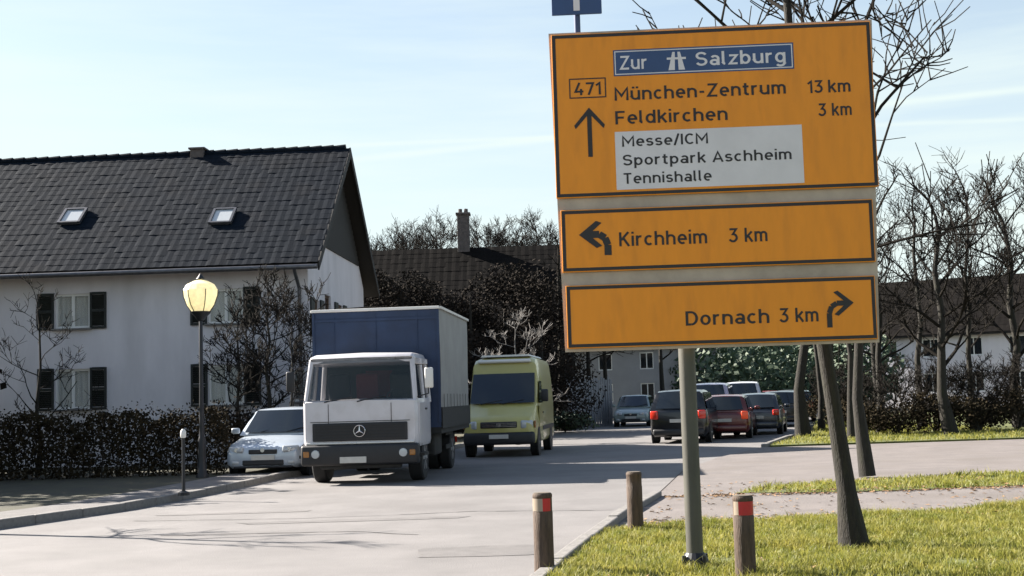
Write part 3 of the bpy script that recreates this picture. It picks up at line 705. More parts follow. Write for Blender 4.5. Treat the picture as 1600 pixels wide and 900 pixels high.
# dark conifers and shrubs
def leaf_cloud(m, rnd, n, fn, size):
    for _ in range(n):
        c = fn(rnd)
        if c is None: continue
        a = Vector((rnd.gauss(0, 1), rnd.gauss(0, 1), rnd.gauss(0, 1))).normalized(); b = a.orthogonal().normalized() * size * rnd.uniform(.6, 1.3); a = a * size * rnd.uniform(.6, 1.3)
        m.add([c - a * .5, c + b * .35, c + a * .6, c - b * .35], [(0, 1, 2, 3)])
def conifer(px, d, hgt, rad, label, seed, n=2600, size=.30, matl=needle, group='dark evergreens around the barn', cat='tree', name='conifer', z_low=.04, broad=False):
    p = at(px, 600, d); p.z = 0
    root = empty(name, p, 0, label, cat, group)
    MB().path([(0, 0, 0), (0, 0, hgt * .5), (0, 0, hgt * .95)], [.16, .1, .03], 8).build('trunk', bark, root)
    rnd = random.Random(seed); m = MB()
    lumps = [(rnd.uniform(0, 6.28), rnd.uniform(.05, .9), rnd.uniform(.75, 1.25)) for _ in range(26)]
    def fn(q):
        a, t_, s_ = q.choice(lumps)
        t_ = min(1, max(z_low, t_ + q.gauss(0, .06))); a += q.gauss(0, .45)
        r = rad * ((1 - t_) ** .7 if not broad else max(.05, 1 - (2 * t_ - .9) ** 2 * .75) ** .5) * s_ * math.sqrt(q.random()) + .05
        return Vector((math.cos(a) * r, math.sin(a) * r, hgt * t_))
    leaf_cloud(m, rnd, n, fn, size)
    m.build('crown', matl, root, fixn=False)
    return root
for i, (px, d, h, r, lab) in enumerate(((572, 52, 6.9, 2.0, 'dark broad evergreen at the house gable, left of the barn'), (628, 54, 7.0, 2.3, 'dark broad evergreen behind the left part of the blue truck box'),
                                     (684, 55, 6.7, 2.4, 'dark broad evergreen above the right part of the truck box'), (738, 53, 6.1, 2.2, 'low dark broad evergreen under the barn chimney'),
                                     (792, 56, 7.4, 2.4, 'dark broad evergreen over the roof of the olive van'), (846, 54, 7.4, 2.3, 'dark broad evergreen close left of the yellow sign'))):
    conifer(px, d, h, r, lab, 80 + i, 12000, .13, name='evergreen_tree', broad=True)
p = at(806, 600, 43); p.z = 0
bare_tree(p, [(0, 0, 0), (.05, 0, .8), (-.03, 0, 1.6), (.05, 0, 2.5), (0, 0, 3.4)], .06, 'pale grey leafless shrub above and behind the olive van', 91, name='bare_shrub', twm=bark_pale, bkm=bark_pale,
          n_br=10, levels=3, blen=1.3, start=.2, twig_r=.011, spread=1.0)
p = at(880, 655, 58); p.z = 0
bare_tree(p, [(0, 0, 0), (-.03, 0, 1.5), (.0, 0, 3), (.02, 0, 5), (0, 0, 7)], .24, 'dark trunk under the lower left corner of the yellow sign', 92, n_br=7, levels=2, blen=2.2, start=.5, twig_r=.016)
for i, (px, d) in enumerate(((922, 66), (948, 70), (1036, 68))):
    p = at(px, 655, d); p.z = 0
    bare_tree(p, [(0, 0, 0), (.03, 0, 1.5), (.0, 0, 3), (.02, 0, 5), (0, 0, 7)], .16, ['thin far trunk in front of the grey board fence', 'thin far trunk left of the distant silver green car', 'thin far trunk right of the distant silver green car'][i], 95 + i, 'thin trunks beyond the bend', n_br=7, levels=2, blen=2.0, start=.5, twig_r=.018)
# tree outside the left edge whose shadow crosses the road
bare_tree((-9.6, 18.3, .1), [(0, 0, 0), (.05, 0, 1), (0, .05, 2.2), (.06, 0, 3.4), (0, 0, 4.6)], .10, 'leafless street tree on the left footpath, its shadow crossing the road', 99, n_br=6, levels=2, blen=1.3, start=.55, twig_r=.012)

for i, (x, y, h) in enumerate(((-14.9, 31.4, 7.0), (-16.6, 29.8, 7.6), (-13.9, 28.4, 6.4), (-14.6, 25.9, 6.2))):  # out-of-view evergreens added to throw shade on hedge, silver car and footpath
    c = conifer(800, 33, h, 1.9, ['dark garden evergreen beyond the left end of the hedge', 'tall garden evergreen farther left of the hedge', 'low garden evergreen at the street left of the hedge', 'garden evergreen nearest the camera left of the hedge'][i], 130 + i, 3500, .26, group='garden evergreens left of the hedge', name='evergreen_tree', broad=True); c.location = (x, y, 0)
# low shrub next to the lamp, evergreen against the wall
def bush(px, d, hgt, rad, label, seed, matl=green_leaf, n=1800, size=.09, name='shrub'):
    p = at(px, 700, d); p.z = 0
    root = empty(name, p, 0, label, 'shrub'); rnd = random.Random(seed)
    m = MB()
    for k in range(9):
        a = rnd.uniform(0, 6.28); m.path([(0, 0, 0), (math.cos(a) * rad * .3, math.sin(a) * rad * .3, hgt * .5), (math.cos(a) * rad * .7, math.sin(a) * rad * .7, hgt * .9)], [.02, .014, .006], 4)
    m.build('stem', bark, root, fixn=False)
    L_ = [(Vector((rnd.uniform(-.6, .6) * rad, rnd.uniform(-.6, .6) * rad, rnd.uniform(.3, .8) * hgt)), rnd.uniform(.3, .5)) for _ in range(11)]
    m = MB()
    def fn(q):
        c, s_ = q.choice(L_); v = Vector((q.gauss(0, 1), q.gauss(0, 1), q.gauss(0, 1))).normalized() * (q.random() ** .4)
        o = c + Vector((v.x * rad * s_ * 1.4, v.y * rad * s_ * 1.4, v.z * hgt * s_ * .7)); return o if o.z > .03 else None
    leaf_cloud(m, rnd, n, fn, size); m.build('foliage', matl, root, fixn=False)
# hedge before the house
def hedge(xa, xb, y0, y1, h, label, seed):
    root = empty('hedge', ((xa + xb) / 2, (y0 + y1) / 2, 0), 0, label, 'hedge')
    rnd = random.Random(seed); L, D = xb - xa, y1 - y0
    m = MB()
    for i in range(int(L / .25)):
        x = -L / 2 + .12 + i * .25; q = Vector((x, rnd.uniform(-.2, .2), 0)); m.path([q, q + Vector((rnd.uniform(-.1, .1), 0, h * .5)), q + Vector((rnd.uniform(-.25, .25), rnd.uniform(-.2, .2), h * .97))], [.022, .015, .006], 4)
    m.build('stem', bark, root, fixn=False, kind='stuff')
    m = MB(); bumps = [(rnd.uniform(-L / 2, L / 2), rnd.uniform(.85, 1.12)) for _ in range(14)]
    def fn(q):
        x = q.uniform(-L / 2, L / 2); top = h * (1 + .06 * math.sin(x * 3.1) + .05 * math.sin(x * 7.7 + 1))
        z = top * (q.random() ** .75) ; y = q.uniform(-D / 2, D / 2)
        return Vector((x, y, z + .02))
    leaf_cloud(m, rnd, int(3200 * L * D * h * .62), fn, .075)
    def fn2(q):
        x = q.uniform(-L / 2, L / 2); return Vector((x, q.uniform(-D / 3, D / 3), h * (1.0 + abs(q.gauss(0, .08)))))
    leaf_cloud(m, rnd, int(160 * L), fn2, .06)
    m.build('foliage', hedge_leaf, root, fixn=False)
hl, hr = at(-60, 700, 28.6).x, at(352, 700, 28.6).x
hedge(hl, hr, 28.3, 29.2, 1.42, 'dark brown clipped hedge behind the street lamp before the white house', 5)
bush(372, 31.8, 2.0, .7, 'dark shrub between the silver car and the lower house window', 1, needle)
#bush(452, 27.3, .9, .5, 'brown shrub at the truck side of the silver car', 4, dry_shrub, 1400, .06)
bush(884, 56, .8, 1.2, 'low grey green shrub under the left end of the yellow sign', 2, green_leaf, 2000, .16)
#bush(925, 54, 1.2, 1.6, 'low shrub left of the distant silver green car', 3, needle, 2000, .16)

# far wood and far houses
def wood_mass(label, xa, xb, y, hmin, hmax, seed, matl=needle, n=9000, size=.8):
    rnd = random.Random(seed); m = MB()
    crowns = [(rnd.uniform(xa, xb), rnd.uniform(hmin, hmax), rnd.uniform(2.2, 4.2), y + rnd.uniform(-6, 6)) for _ in range(int((xb - xa) / 2.2))]
    def fn(q):
        x, h, r, yy = q.choice(crowns); v = Vector((q.gauss(0, 1), q.gauss(0, 1), q.gauss(0, 1))).normalized() * (q.random() ** .35)
        return Vector((x + v.x * r, yy + v.y * r, max(.2, h * .5 + v.z * h * .5)))
    leaf_cloud(m, rnd, n, fn, size)
    for (x, h, r, yy) in crowns: m.tube((x, yy, 0), (x, yy, h * .7), .25, .1, 5)
    tag(m.build('far_trees', matl, fixn=False), label, 'trees', None, 'stuff')
wood_mass('far dark wood closing the view at the end of the street', -8, 90, 128, 5, 9, 5, n=11000)
wood_mass('dark green far trees below the right half of the yellow sign', 14, 25, 88, 4, 6.2, 6, green_leaf, 9000, .42)
simple_house('house', 'pale grey house far down the street under the sign', 8.5, 92, R(-14), 13, 9, 5.2, 8.6, plaster2, roof_brown, [(-4.8, 1, 1, 1.3), (-2, 1, 1, 1.3), (1, 1, 1, 1.3), (4, 1, 1, 1.3), (-4.8, 3.3, 1, 1.2), (-2, 3.3, 1, 1.2), (1, 3.3, 1, 1.2), (4, 3.3, 1, 1.2)])
simple_house('house', 'sunlit white house behind the trunks on the far right', 33, 92, R(-30), 16, 10, 5.5, 9.5, plaster, roof_brown, [(-6, 1, 1.2, 1.4), (-3, 1, 1.2, 1.4), (0, 1, 1.2, 1.4), (3, 1, 1.2, 1.4), (6, 1, 1.2, 1.4), (-6, 3.6, 1.2, 1.3), (-3, 3.6, 1.2, 1.3), (0, 3.6, 1.2, 1.3), (3, 3.6, 1.2, 1.3)])
for i, (px, d, h, lab) in enumerate(((1296, 52, 2.6, 'ragged leafless bush right of the thick trunk'), (1340, 45, 2.4, 'ragged leafless bush behind the slim pavement trunk'), (1400, 41, 2.2, 'ragged leafless bush beyond the driveway, nearest the slim trunk'),
                                     (1462, 42, 2.5, 'ragged leafless bush beyond the driveway, second from the slim trunk'), (1528, 41, 2.2, 'ragged leafless bush beyond the driveway, third from the slim trunk'), (1590, 42, 2.6, 'ragged leafless bush beyond the driveway at the right edge'))):
    p = at(px, 640, d); p.z = .03
    bush(px, d, h * .55, 1.3, 'low brown winter shrub' + lab[len('ragged leafless bush'):], 200 + i, hedge_leaf, 2600, .10)
    bare_tree(p, [(0, 0, 0), (.1, 0, .4), (-.05, 0, .9), (.05, 0, 1.5)], .05, lab, 190 + i, 'ragged bushes along the right', name='bare_shrub', n_br=13, levels=3, blen=h * .5, start=.05, twig_r=.010, up=.8, kids=(3, 5))
for i, (x, y, hgt, lab) in enumerate(((13.4, 40, 8.5, 'leafless tree behind the right hedge, nearest the yellow sign'), (17.2, 44, 9.5, 'leafless tree behind the right hedge, at the right edge of the view'), (14.6, 52, 10, 'taller leafless tree farther back behind the right hedge'))):
    rr = random.Random(140 + i)
    bare_tree((x, y, 0), [(rr.uniform(-.15, .15), 0, hgt * .75 * k / 5) for k in range(6)], .17, lab, 150 + i, 'leafless trees behind the right hedge', n_br=14, levels=3, blen=2.7, start=.3, twig_r=.012, up=.5, kids=(4, 5))
# grey board fence beyond the bend
fa, fb = at(886, 640, 60), at(960, 640, 66); fa.z = fb.z = 0
fence = empty('fence', fa, 0, 'grey upright board fence beyond the bend under the sign', 'fence')
fd = (fb - fa); fl = fd.length; fang = math.atan2(fd.y, fd.x); proto = None
for i in range(int(fl / .34)):
    if proto is None:
        mm_ = MB(); mm_.box((0, 0, 1.2), (.24, .03, 2.4), bev=.006); o = mm_.build('fence_board', fence_m, fence); proto = o
    else: o = proto.copy(); COL.objects.link(o); o.parent = fence
    o.location = (fd / fl) * (i * .34); o.rotation_euler = (0, 0, fang); o.scale = (1, 1, 1 + .04 * math.sin(i * 2.3))
m = MB()
for z in (.4, 1.7): m.box(fd / 2 + Vector((math.sin(fang) * -.05, math.cos(fang) * .05, z)), (fl, .05, .09), Matrix.Rotation(fang, 3, 'Z'))
m.build('rail', fence_m, fence)

# ================================================================== VEHICLES (front at local y=0 facing -y, length along +y)
def wheel(parent, x, y, r, w, side, name='wheel'):
    prof = [(r * .62, -w / 2), (r * .93, -w / 2), (r, -w / 2 + .03), (r, w / 2 - .03), (r * .93, w / 2), (r * .62, w / 2)]
    e = MB().lathe(prof, 24, (x, y, r), 'X').build(name, rubber, parent, smooth=35)
    q = MB(); xo = x + side * (w / 2 - .03)
    q.lathe([(.02, -.01), (r * .62, -.012), (r * .62, .012), (.02, .02)], 20, (xo, y, r), 'X')
    for k in range(6):
        a = k * math.pi / 3; q.box((xo + side * .02, y + math.cos(a) * r * .36, r + math.sin(a) * r * .36), (.03, .07, r * .42), Matrix.Rotation(a - math.pi / 2, 3, 'X'))
    q.lathe([(.0, .0), (r * .16, .0), (r * .14, .05 * side), (.01, .06 * side)], 12, (xo, y, r), 'X')
    q.build('rim', rim_m, e)
    return e
def ring_body(w, zb, zs, y, crown=.03, tuck=.9):
    h = zs - zb
    half = [(w * tuck * .96, zb), (w * .985, zb + h * .18), (w, zb + h * .48), (w * .985, zb + h * .78), (w * .95, zb + h * .93), (w * .82, zs), (w * .4, zs + crown * .8)]
    return [(x, y, z) for x, z in half] + [(0, y, zs + crown)] + [(-x, y, z) for x, z in reversed(half)]
def car(label, loc, yaw, col, pname, L=4.0, W=1.72, H=1.45, kind='hatch', rear=False, lit=False, group=None, name='parked_car', detail=True):
    """rear=True turns it so that the rear faces the camera"""
    root = empty(name, loc, -yaw + (math.pi if rear else 0), label, 'car', group)
    if rear: root.location = Vector(loc) + Vector((math.sin(yaw), math.cos(yaw), 0)) * L
    P = paint(pname, col); hw = W / 2; s_ = H / 1.45
    belt = .92 * s_; hood0, hood1 = .66 * s_, .88 * s_; zb = .22
    tail = {'hatch': .90, 'estate': .92, 'suv': .96, 'mpv': .95}[kind] * s_
    st = [(.0, .80, .30, .56 * s_), (.03, .88, .25, .62 * s_), (.12, .95, .22, hood0), (.45, .99, .2, .75 * s_), (1.0, 1.0, .2, .84 * s_), (L * .30, 1.0, .2, hood1), (L * .45, 1.0, .2, belt), (L * .75, 1.0, .2, belt), (L - .35, .99, .2, tail), (L - .12, .96, .22, tail - .02), (L - .03, .9, .26, tail - .08), (L, .84, .32, tail - .16)]
    B = MB(); B.loft([ring_body(hw * a, b, c, y) for (y, a, b, c) in st]); B.build('body', P, root, smooth=38)
    # cabin
    y_ws, y_rf = L * .27, L * .44
    y_rr, y_rw = {'hatch': (L * .86, L * .97), 'estate': (L * .93, L * .985), 'suv': (L * .92, L * .985), 'mpv': (L * .93, L * .985)}[kind]
    wt = hw * .76; wb = hw * .93; zr = H
    cs = [(y_ws, .0), (y_ws + (y_rf - y_ws) * .5, .52), (y_rf - .05, .93), (y_rf + .2, 1.0), ((y_rf + y_rr) / 2, 1.02), (y_rr - .25, .99), (y_rr, .93), ((y_rr + y_rw) / 2, .55), (y_rw, .0)]
    zl = belt - .05
    def cring(y, f):
        z = zl + (zr - zl) * max(f, .04); wx = wb + (wt - wb) * min(1, f)
        half = [(wb, zl), (wx + .02, zl + (z - zl) * .86), (wx - .05, zl + (z - zl) * .97), (wx * .6, z)]
        return [(x, y, q) for x, q in half] + [(0, y, z + .012)] + [(-x, y, q) for x, q in reversed(half)]
    C = MB(); C.loft([cring(y, f) for y, f in cs]); C.build('cabin', P, root, smooth=35)
    def quad(name_, pts, matl, off):
        m = MB(); n = 6; a, b, c, d = [Vector(p) for p in pts]; vs = []
        off = Vector(off)
        for i in range(n + 1):
            for j in range(n + 1):
                u, v = i / n, j / n
                q = (a.lerp(b, u)).lerp(d.lerp(c, u), v) + off + Vector((0, -.06 * (1 - (2 * u - 1) ** 2) * (1 if off.y < 0 else -1 if off.y > 0 else 0), .0)); vs.append(q)
        m.add(vs, [(i * (n + 1) + j, (i + 1) * (n + 1) + j, (i + 1) * (n + 1) + j + 1, i * (n + 1) + j + 1) for i in range(n) for j in range(n)])
        return m.build(name_, matl, root, smooth=60)
    zt = zl + (zr - zl) * .90
    quad('windscreen', [(-wb * .9, y_ws + .06, zl + .05), (wb * .9, y_ws + .06, zl + .05), (wt * .88, y_rf - .05, zt), (-wt * .88, y_rf - .05, zt)], dark_glass, (0, -.035, .02))
    quad('rear_window', [(-wb * .82, y_rw - .04, zl + .08), (wb * .82, y_rw - .04, zl + .08), (wt * .82, y_rr + .03, zt), (-wt * .82, y_rr + .03, zt)], dark_glass, (0, .035, .01))
    for sx in (-1, 1):
        ym = (y_rf + y_rr) / 2
        for (ya, yb_) in ((y_rf - .12, ym - .05), (ym + .05, y_rr - .1)):
            f0 = 0.05 if ya < ym - .3 and ya == y_rf - .12 else 0
            m = MB(); x_b, x_t = sx * (wb + .012), sx * (wt + .045)
            vs = [(x_b, ya - (.55 if ya == y_rf - .12 else 0) * .7, zl + .07), (x_b, yb_, zl + .07), (x_t, yb_ - (0 if ya == y_rf - .12 else .12), zt - .02), (x_t, ya + .03, zt - .02)]
            m.add(vs, [(0, 1, 2, 3)]); m.add([(x - sx * .012, y, z) for x, y, z in vs], [(0, 1, 2, 3)])
            m.build('side_window', dark_glass, root, fixn=False)
    for sx in (-1, 1):
        for y in (L * .19, L * .80):
            MB().lathe([(.02, -.02), (.37, -.02), (.37, .02), (.02, .02)], 24, (sx * (hw - .012), y, .32), 'X').build('wheel_arch', black_plastic, root)
            wheel(root, sx * (hw - .10), y, .31, .2, sx)
        MB().box((sx * (hw + .09), L * .30, belt + .06), (.19, .10, .13), bev=.035).build('wing_mirror', P if kind != 'suv' else black_plastic, root, smooth=50)
        a = Matrix.Rotation(sx * R(18), 3, 'Z') @ Matrix.Rotation(R(-18), 3, 'X')
        h_ = MB().box((sx * hw * .69, .055, .60 * s_), (hw * .42, .11, .15), a, bev=.04).build('headlight', lamp_glass, root, smooth=50)
        MB().lathe([(.0, -.008), (.05, -.008), (.055, .004), (.01, .006)], 14, (sx * hw * .66, -.012, .595 * s_), 'Y').build('bulb', chrome, h_)
        MB().box((sx * hw * .80, L - .015, .78 * s_), (hw * .26, .12, .26 if kind != 'hatch' else .2), Matrix.Rotation(-sx * R(16), 3, 'Z'), bev=.03).build('tail_light', tail_on if lit else tail_red, root, smooth=50)
        MB().box((sx * hw * .7, .02, .34), (.16, .06, .09), bev=.03).build('fog_light', lamp_glass, root, smooth=50)
    MB().box((0, .0, .55 * s_), (hw * .72, .05, .10), bev=.02).build('grille', black_plastic, root)
    MB().box((0, .012, .335), (hw * 1.05, .06, .12), bev=.03).build('air_intake', black_plastic, root)
    MB().box((0, .035, .24), (hw * 1.5, .10, .05), bev=.02).build('front_spoiler', black_plastic, root)
    MB().box((0, -.022, .445), (.52, .02, .11), bev=.004).build('number_plate', plate_m, root)
    MB().box((0, L + .012, .62 * s_), (.52, .02, .11), bev=.004).build('number_plate', plate_m, root)
    MB().box((0, L - .02, .36), (hw * 1.72, .14, .20), bev=.05).build('rear_bumper', black_plastic if kind == 'suv' else P, root, smooth=50)
    MB().lathe([(.03, -.012), (.045, -.012), (.045, .0), (.03, .002)], 16, (0, -.03, .585 * s_), 'Y').build('emblem', chrome, root)
    wp = MB()
    for sx in (-.35, .25): wp.path([(sx, y_ws - .03, zl + .07), (sx + .42, y_ws + .12, zl + .17)], .012, 5)
    wp.build('wiper', black_plastic, root)
    return root
sil = (0.42, 0.47, 0.53)
p = gnd(404, 747); car('silver blue hatchback parked facing us between hedge and truck', (p.x + .12, p.y - .1, 0), R(5), sil, 'silver', 4.0, 1.76, 1.5)
# right side row seen from the rear
g_ = 'cars standing along the right of the street'
def rowcar(px, d, *a, **k):
    q = at(px, 620, d); return car(a[0], (q.x, d, 0), R(a[1]), *a[2:], **k)
rowcar(1058, 40, 'black off-road car seen from behind, left of the sign post', 15, (.008, .008, .009), 'black', 4.3, 1.85, 1.66, 'suv', True, False, g_)
rowcar(1129, 42.5, 'dark red car seen from behind with glowing tail lights, right of the sign post', 14, (.10, .012, .010), 'red', 4.1, 1.72, 1.45, 'estate', True, True, g_)
rowcar(1106, 49, 'pale lilac minivan beyond the red car, partly behind the post', 14, (.42, .38, .47), 'lilac', 4.4, 1.8, 1.9, 'mpv', True, False, g_)
rowcar(1159, 55, 'white minivan beyond the red car, right of the lilac one', 12, (.6, .58, .6), 'white', 4.6, 1.85, 1.95, 'mpv', True, False, g_)
rowcar(1066, 56, 'dark blue car in the queue beyond the black off-road car', 15, (.02, .03, .07), 'darkblue', 4.3, 1.78, 1.55, 'estate', True, True, g_)
rowcar(1180, 45.5, 'dark blue grey hatchback at the verge, rear towards us, right of the red car', 15, (.025, .03, .04), 'bluegrey', 4.0, 1.72, 1.46, 'hatch', True, False, g_)
rowcar(1218, 54, 'black estate car at the verge left of the thick trunk', 14, (.01, .01, .012), 'black', 4.3, 1.75, 1.5, 'estate', True, True, g_)
rowcar(1094, 64, 'dark car in the lane seen over the roof of the black off-road car', 14, (.02, .02, .025), 'darkgrey', 4.3, 1.78, 1.6, 'mpv', True, False, g_)
rowcar(1142, 76, 'dark brown car far back between the minivans', 13, (.04, .02, .015), 'brown', 4.3, 1.75, 1.55, 'estate', True, False, g_)
rowcar(1243, 62, 'dark green car just left of the thick trunk', 14, (.01, .025, .018), 'green', 4.3, 1.75, 1.5, 'estate', True, False, g_)
rowcar(1122, 66, 'small black car far back in the queue, between the minivans', 14, (.01, .01, .012), 'black', 4.2, 1.75, 1.5, 'hatch', True, False, g_)
rowcar(1200, 72, 'maroon estate car far back, left of the thick trunk', 12, (.18, .018, .02), 'maroon', 4.3, 1.75, 1.5, 'estate', True, True, g_)
rowcar(1178, 80, 'dark grey car farthest back in the row', 12, (.03, .03, .035), 'darkgrey', 4.3, 1.75, 1.5, 'estate', True, False, g_)
rowcar(1232, 78, 'silver car far back beside the thick trunk', 12, (.35, .36, .4), 'silver', 4.3, 1.75, 1.5, 'hatch', True, False, g_)
p = gnd(986, 667); car('distant silver green car facing us beyond the bend', (p.x, p.y, 0), R(12), (.22, .27, .26), 'silvergreen', 4.2, 1.75, 1.5, 'estate')
# ---- lorry
p = gnd(583, 752)
lorry = empty('lorry', (p.x - .14, 25.0, 0), -R(4.8), 'white cab lorry with navy tarpaulin box driving towards us', 'lorry')
CW, CH = 2.28, 2.52
def cab_ring(y, zb, zt, w, wtop, rnd_=.12):
    half = [(w * .98, zb), (w, zb + .1), (w, zb + (zt - zb) * .5), (wtop, zt - rnd_), (wtop - rnd_ * .3, zt - rnd_ * .3), (wtop - rnd_, zt)]
    return [(x, y, z) for x, z in half] + [(0, y, zt + .025)] + [(-x, y, z) for x, z in reversed(half)]
hw = CW / 2
# lower cab shell
m = MB(); m.loft([cab_ring(.03, .78, 1.60, hw - .05, hw - .05, .03), cab_ring(.0, .80, 1.60, hw - .06, hw - .06, .02), cab_ring(.05, .74, 1.62, hw - .02, hw - .02, .02), cab_ring(.16, .70, 1.63, hw, hw, .02), cab_ring(1.65, .70, 1.63, hw, hw, .02)][1:])
m.build('cab', cab_paint, lorry, smooth=35)
# roof of the cab
m = MB(); m.loft([cab_ring(.24, 2.36, 2.44, hw - .13, hw - .14, .04), cab_ring(.30, 2.34, 2.50, hw - .08, hw - .10, .06), cab_ring(.5, 2.32, 2.54, hw - .07, hw - .10, .08), cab_ring(1.65, 2.32, 2.54, hw - .07, hw - .10, .08)])
m.build('cab_roof', cab_paint, lorry, smooth=40)
for sx in (-1, 1):
    for (y0, y1, x0, x1, w) in ((.06, .27, hw - .06, hw - .14, .10), (.85, .9, hw - .02, hw - .09, .07), (1.6, 1.6, hw - .03, hw - .1, .10)):
        MB().path([(sx * x0, y0 + .03, 1.55), (sx * x1, y1 + .03, 2.42)], w / 2 * 1.15, 8).build('pillar', cab_paint, lorry, smooth=50)
MB().box((0, 1.63, 2.0), (CW - .2, .04, .8)).build('cab_rear_wall', black_plastic, lorry)
m = MB(); n = 12; vs = []
for i in range(n + 1):
    u = -1 + 2 * i / n; b = .05 * (1 - u * u)
    for z, y, w in ((1.60, .045, hw - .09), (2.0, .145, hw - .12), (2.40, .25, hw - .17)): vs.append((u * w, y - b + .01, z))
m.add(vs, [(i * 3 + j, (i + 1) * 3 + j, (i + 1) * 3 + j + 1, i * 3 + j + 1) for i in range(n) for j in range(2)])
m.build('windscreen', cab_glass, lorry, smooth=60)
for sx in (-1, 1):
    m = MB(); m.add([(sx * (hw - .02), .2, 1.62), (sx * (hw - .02), .84, 1.62), (sx * (hw - .1), .86, 2.36), (sx * (hw - .1), .34, 2.36)], [(0, 1, 2, 3)]); m.build('side_window', cab_glass, lorry)
    m = MB(); m.box((sx * (hw + .004), .62, 1.15), (.02, .95, .8), bev=.008); D = m.build('door', cab_paint, lorry)
    MB().box((sx * (hw + .02), .95, 1.42), (.03, .16, .04), bev=.01).build('handle', black_plastic, D)
    MB().box((sx * (hw - .05), .38, .55), (.3, .55, .06)).build('step', chassis_m, lorry)
    m = MB(); m.path([(sx * (hw - .05), .14, 2.30), (sx * (hw + .20), .02, 2.28), (sx * (hw + .22), .02, 1.72), (sx * (hw - .02), .12, 1.66)], .016, 6); A = m.build('mirror_arm', black_plastic, lorry)
    MB().box((sx * (hw + .23), .03, 2.02), (.17, .07, .40), bev=.03).build('mirror', pale_rail if sx > 0 else black_plastic, lorry, smooth=50)
for x in (-.62, .62): MB().box((x, -.004, 1.36), (.010, .012, .40)).build('panel_gap', black_plastic, lorry)
MB().box((0, -.004, 1.215), (CW * .86, .012, .012)).build('panel_gap', black_plastic, lorry)
# interior: seats, dashboard, steering wheel
MB().box((0, .42, 1.52), (CW - .25, .42, .16), bev=.04).build('dashboard', black_plastic, lorry)
for x in (-.66, -.08, .62): MB().box((x, 1.25, 1.78), (.46, .14, .78), Matrix.Rotation(R(8), 3, 'X'), bev=.05).build('seat', red_cloth if x == -.08 else black_plastic, lorry, smooth=50)
MB().box((.1, 1.55, 1.95), (.55, .03, .55)).build('curtain', red_cloth, lorry)
sw = MB(); sw.path([(.62 + .2 * math.cos(a), .66 + .06 * math.sin(a), 1.68 + .14 * math.sin(a)) for a in [k * math.pi / 8 for k in range(17)]], .014, 6); sw.build('steering_wheel', black_plastic, lorry)
# grille with emblem
MB().box((0, -.012, 1.015), (CW * .82, .05, .35), bev=.02).build('grille', black_plastic, lorry)
m = MB()
for z in (.91, .97, 1.03, 1.09, 1.14): m.box((0, -.045, z), (CW * .77, .018, .022))
m.build('grille_bar', iron, lorry)
m = MB()
rg = [(.11 * math.cos(k * math.pi / 10), -.066, 1.03 + .11 * math.sin(k * math.pi / 10)) for k in range(21)]; m.path(rg, .010, 6)
for k in range(3):
    a = math.pi / 2 + k * 2 * math.pi / 3; m.tube((0, -.066, 1.03), (.105 * math.cos(a), -.066, 1.03 + .105 * math.sin(a)), .018, .004, 6)
m.build('emblem', chrome, lorry)
MB().box((0, -.015, .80), (CW * .93, .06, .035), bev=.012).build('trim_strip', pale_rail, lorry)
MB().box((0, .01, .575), (CW + .03, .27, .40), bev=.05).build('bumper', black_plastic, lorry, smooth=50)
MB().box((0, .06, .36), (CW * .7, .14, .12), bev=.03).build('underrun_bar', chassis_m, lorry)
for sx in (-1, 1):
    h_ = MB().lathe([(.02, -.02), (.075, -.016), (.085, .0), (.085, .05), (.02, .05)], 18, (sx * .86, -.125, .60), 'Y').build('headlight', lamp_glass, lorry, smooth=40)
    MB().box((sx * 1.04, -.115, .60), (.12, .05, .12), bev=.02).build('indicator', amber, lorry)
MB().box((-.12, -.13, .48), (.52, .02, .12), bev=.004).build('number_plate', plate_m, lorry)
m = MB()
for x0 in (-.7, -.05): m.path([(x0, .0, 1.60), (x0 + .55, .035, 1.70)], .014, 5)
m.build('wiper', black_plastic, lorry)
MB().box((0, .03, 1.585), (CW * .82, .05, .05)).build('cowl', black_plastic, lorry)
# chassis, wheels, tank
m = MB()
for sx in (-.42, .42): m.box((sx, 3.4, .78), (.09, 6.0, .2))
for y in (1.9, 3.0, 4.2, 5.4, 6.3): m.box((0, y, .78), (.8, .09, .16))
m.box((0, 5.0, .5), (1.9, .16, .16)); m.box((0, 1.0, .5), (1.9, .14, .14)); m.lathe([(.05, -.2), (.22, -.15), (.22, .15), (.05, .2)], 14, (0, 5.0, .5), 'Y'); m.box((0, 1.0, .72), (.8, .9, .5), bev=.06)
m.build('chassis', chassis_m, lorry)
for sx in (-1, 1):
    wheel(lorry, sx * (hw - .17), 1.0, .45, .28, sx)
    for q in (.14, .44): wheel(lorry, sx * (hw - q), 5.0, .45, .26, sx)
    for yy in (1.0, 5.0):
        m = MB(); r_ = .54
        for k in range(8):
            a = math.pi * (.05 + .9 * k / 8); b = math.pi * (.05 + .9 * (k + 1) / 8)
            m.add([(sx * (hw - .38), yy + r_ * math.cos(a), .45 + r_ * math.sin(a)), (sx * (hw - .01), yy + r_ * math.cos(a), .45 + r_ * math.sin(a)), (sx * (hw - .01), yy + r_ * math.cos(b), .45 + r_ * math.sin(b)), (sx * (hw - .38), yy + r_ * math.cos(b), .45 + r_ * math.sin(b))], [(0, 1, 2, 3)])
        m.build('mudguard', black_plastic, lorry)
    MB().box((sx * .92, 2.75, .66), (.42, 1.1, .5), bev=.06).build('fuel_tank' if sx > 0 else 'battery_box', chassis_m, lorry, smooth=50)
    m = MB()
    for z in (.55, .85): m.box((sx * 1.18, 3.95, z), (.03, .9, .09))
    m.build('side_guard', chassis_m, lorry)
    MB().box((sx * .9, 6.45, .62), (.3, .06, .14)).build('tail_light', tail_red, lorry)
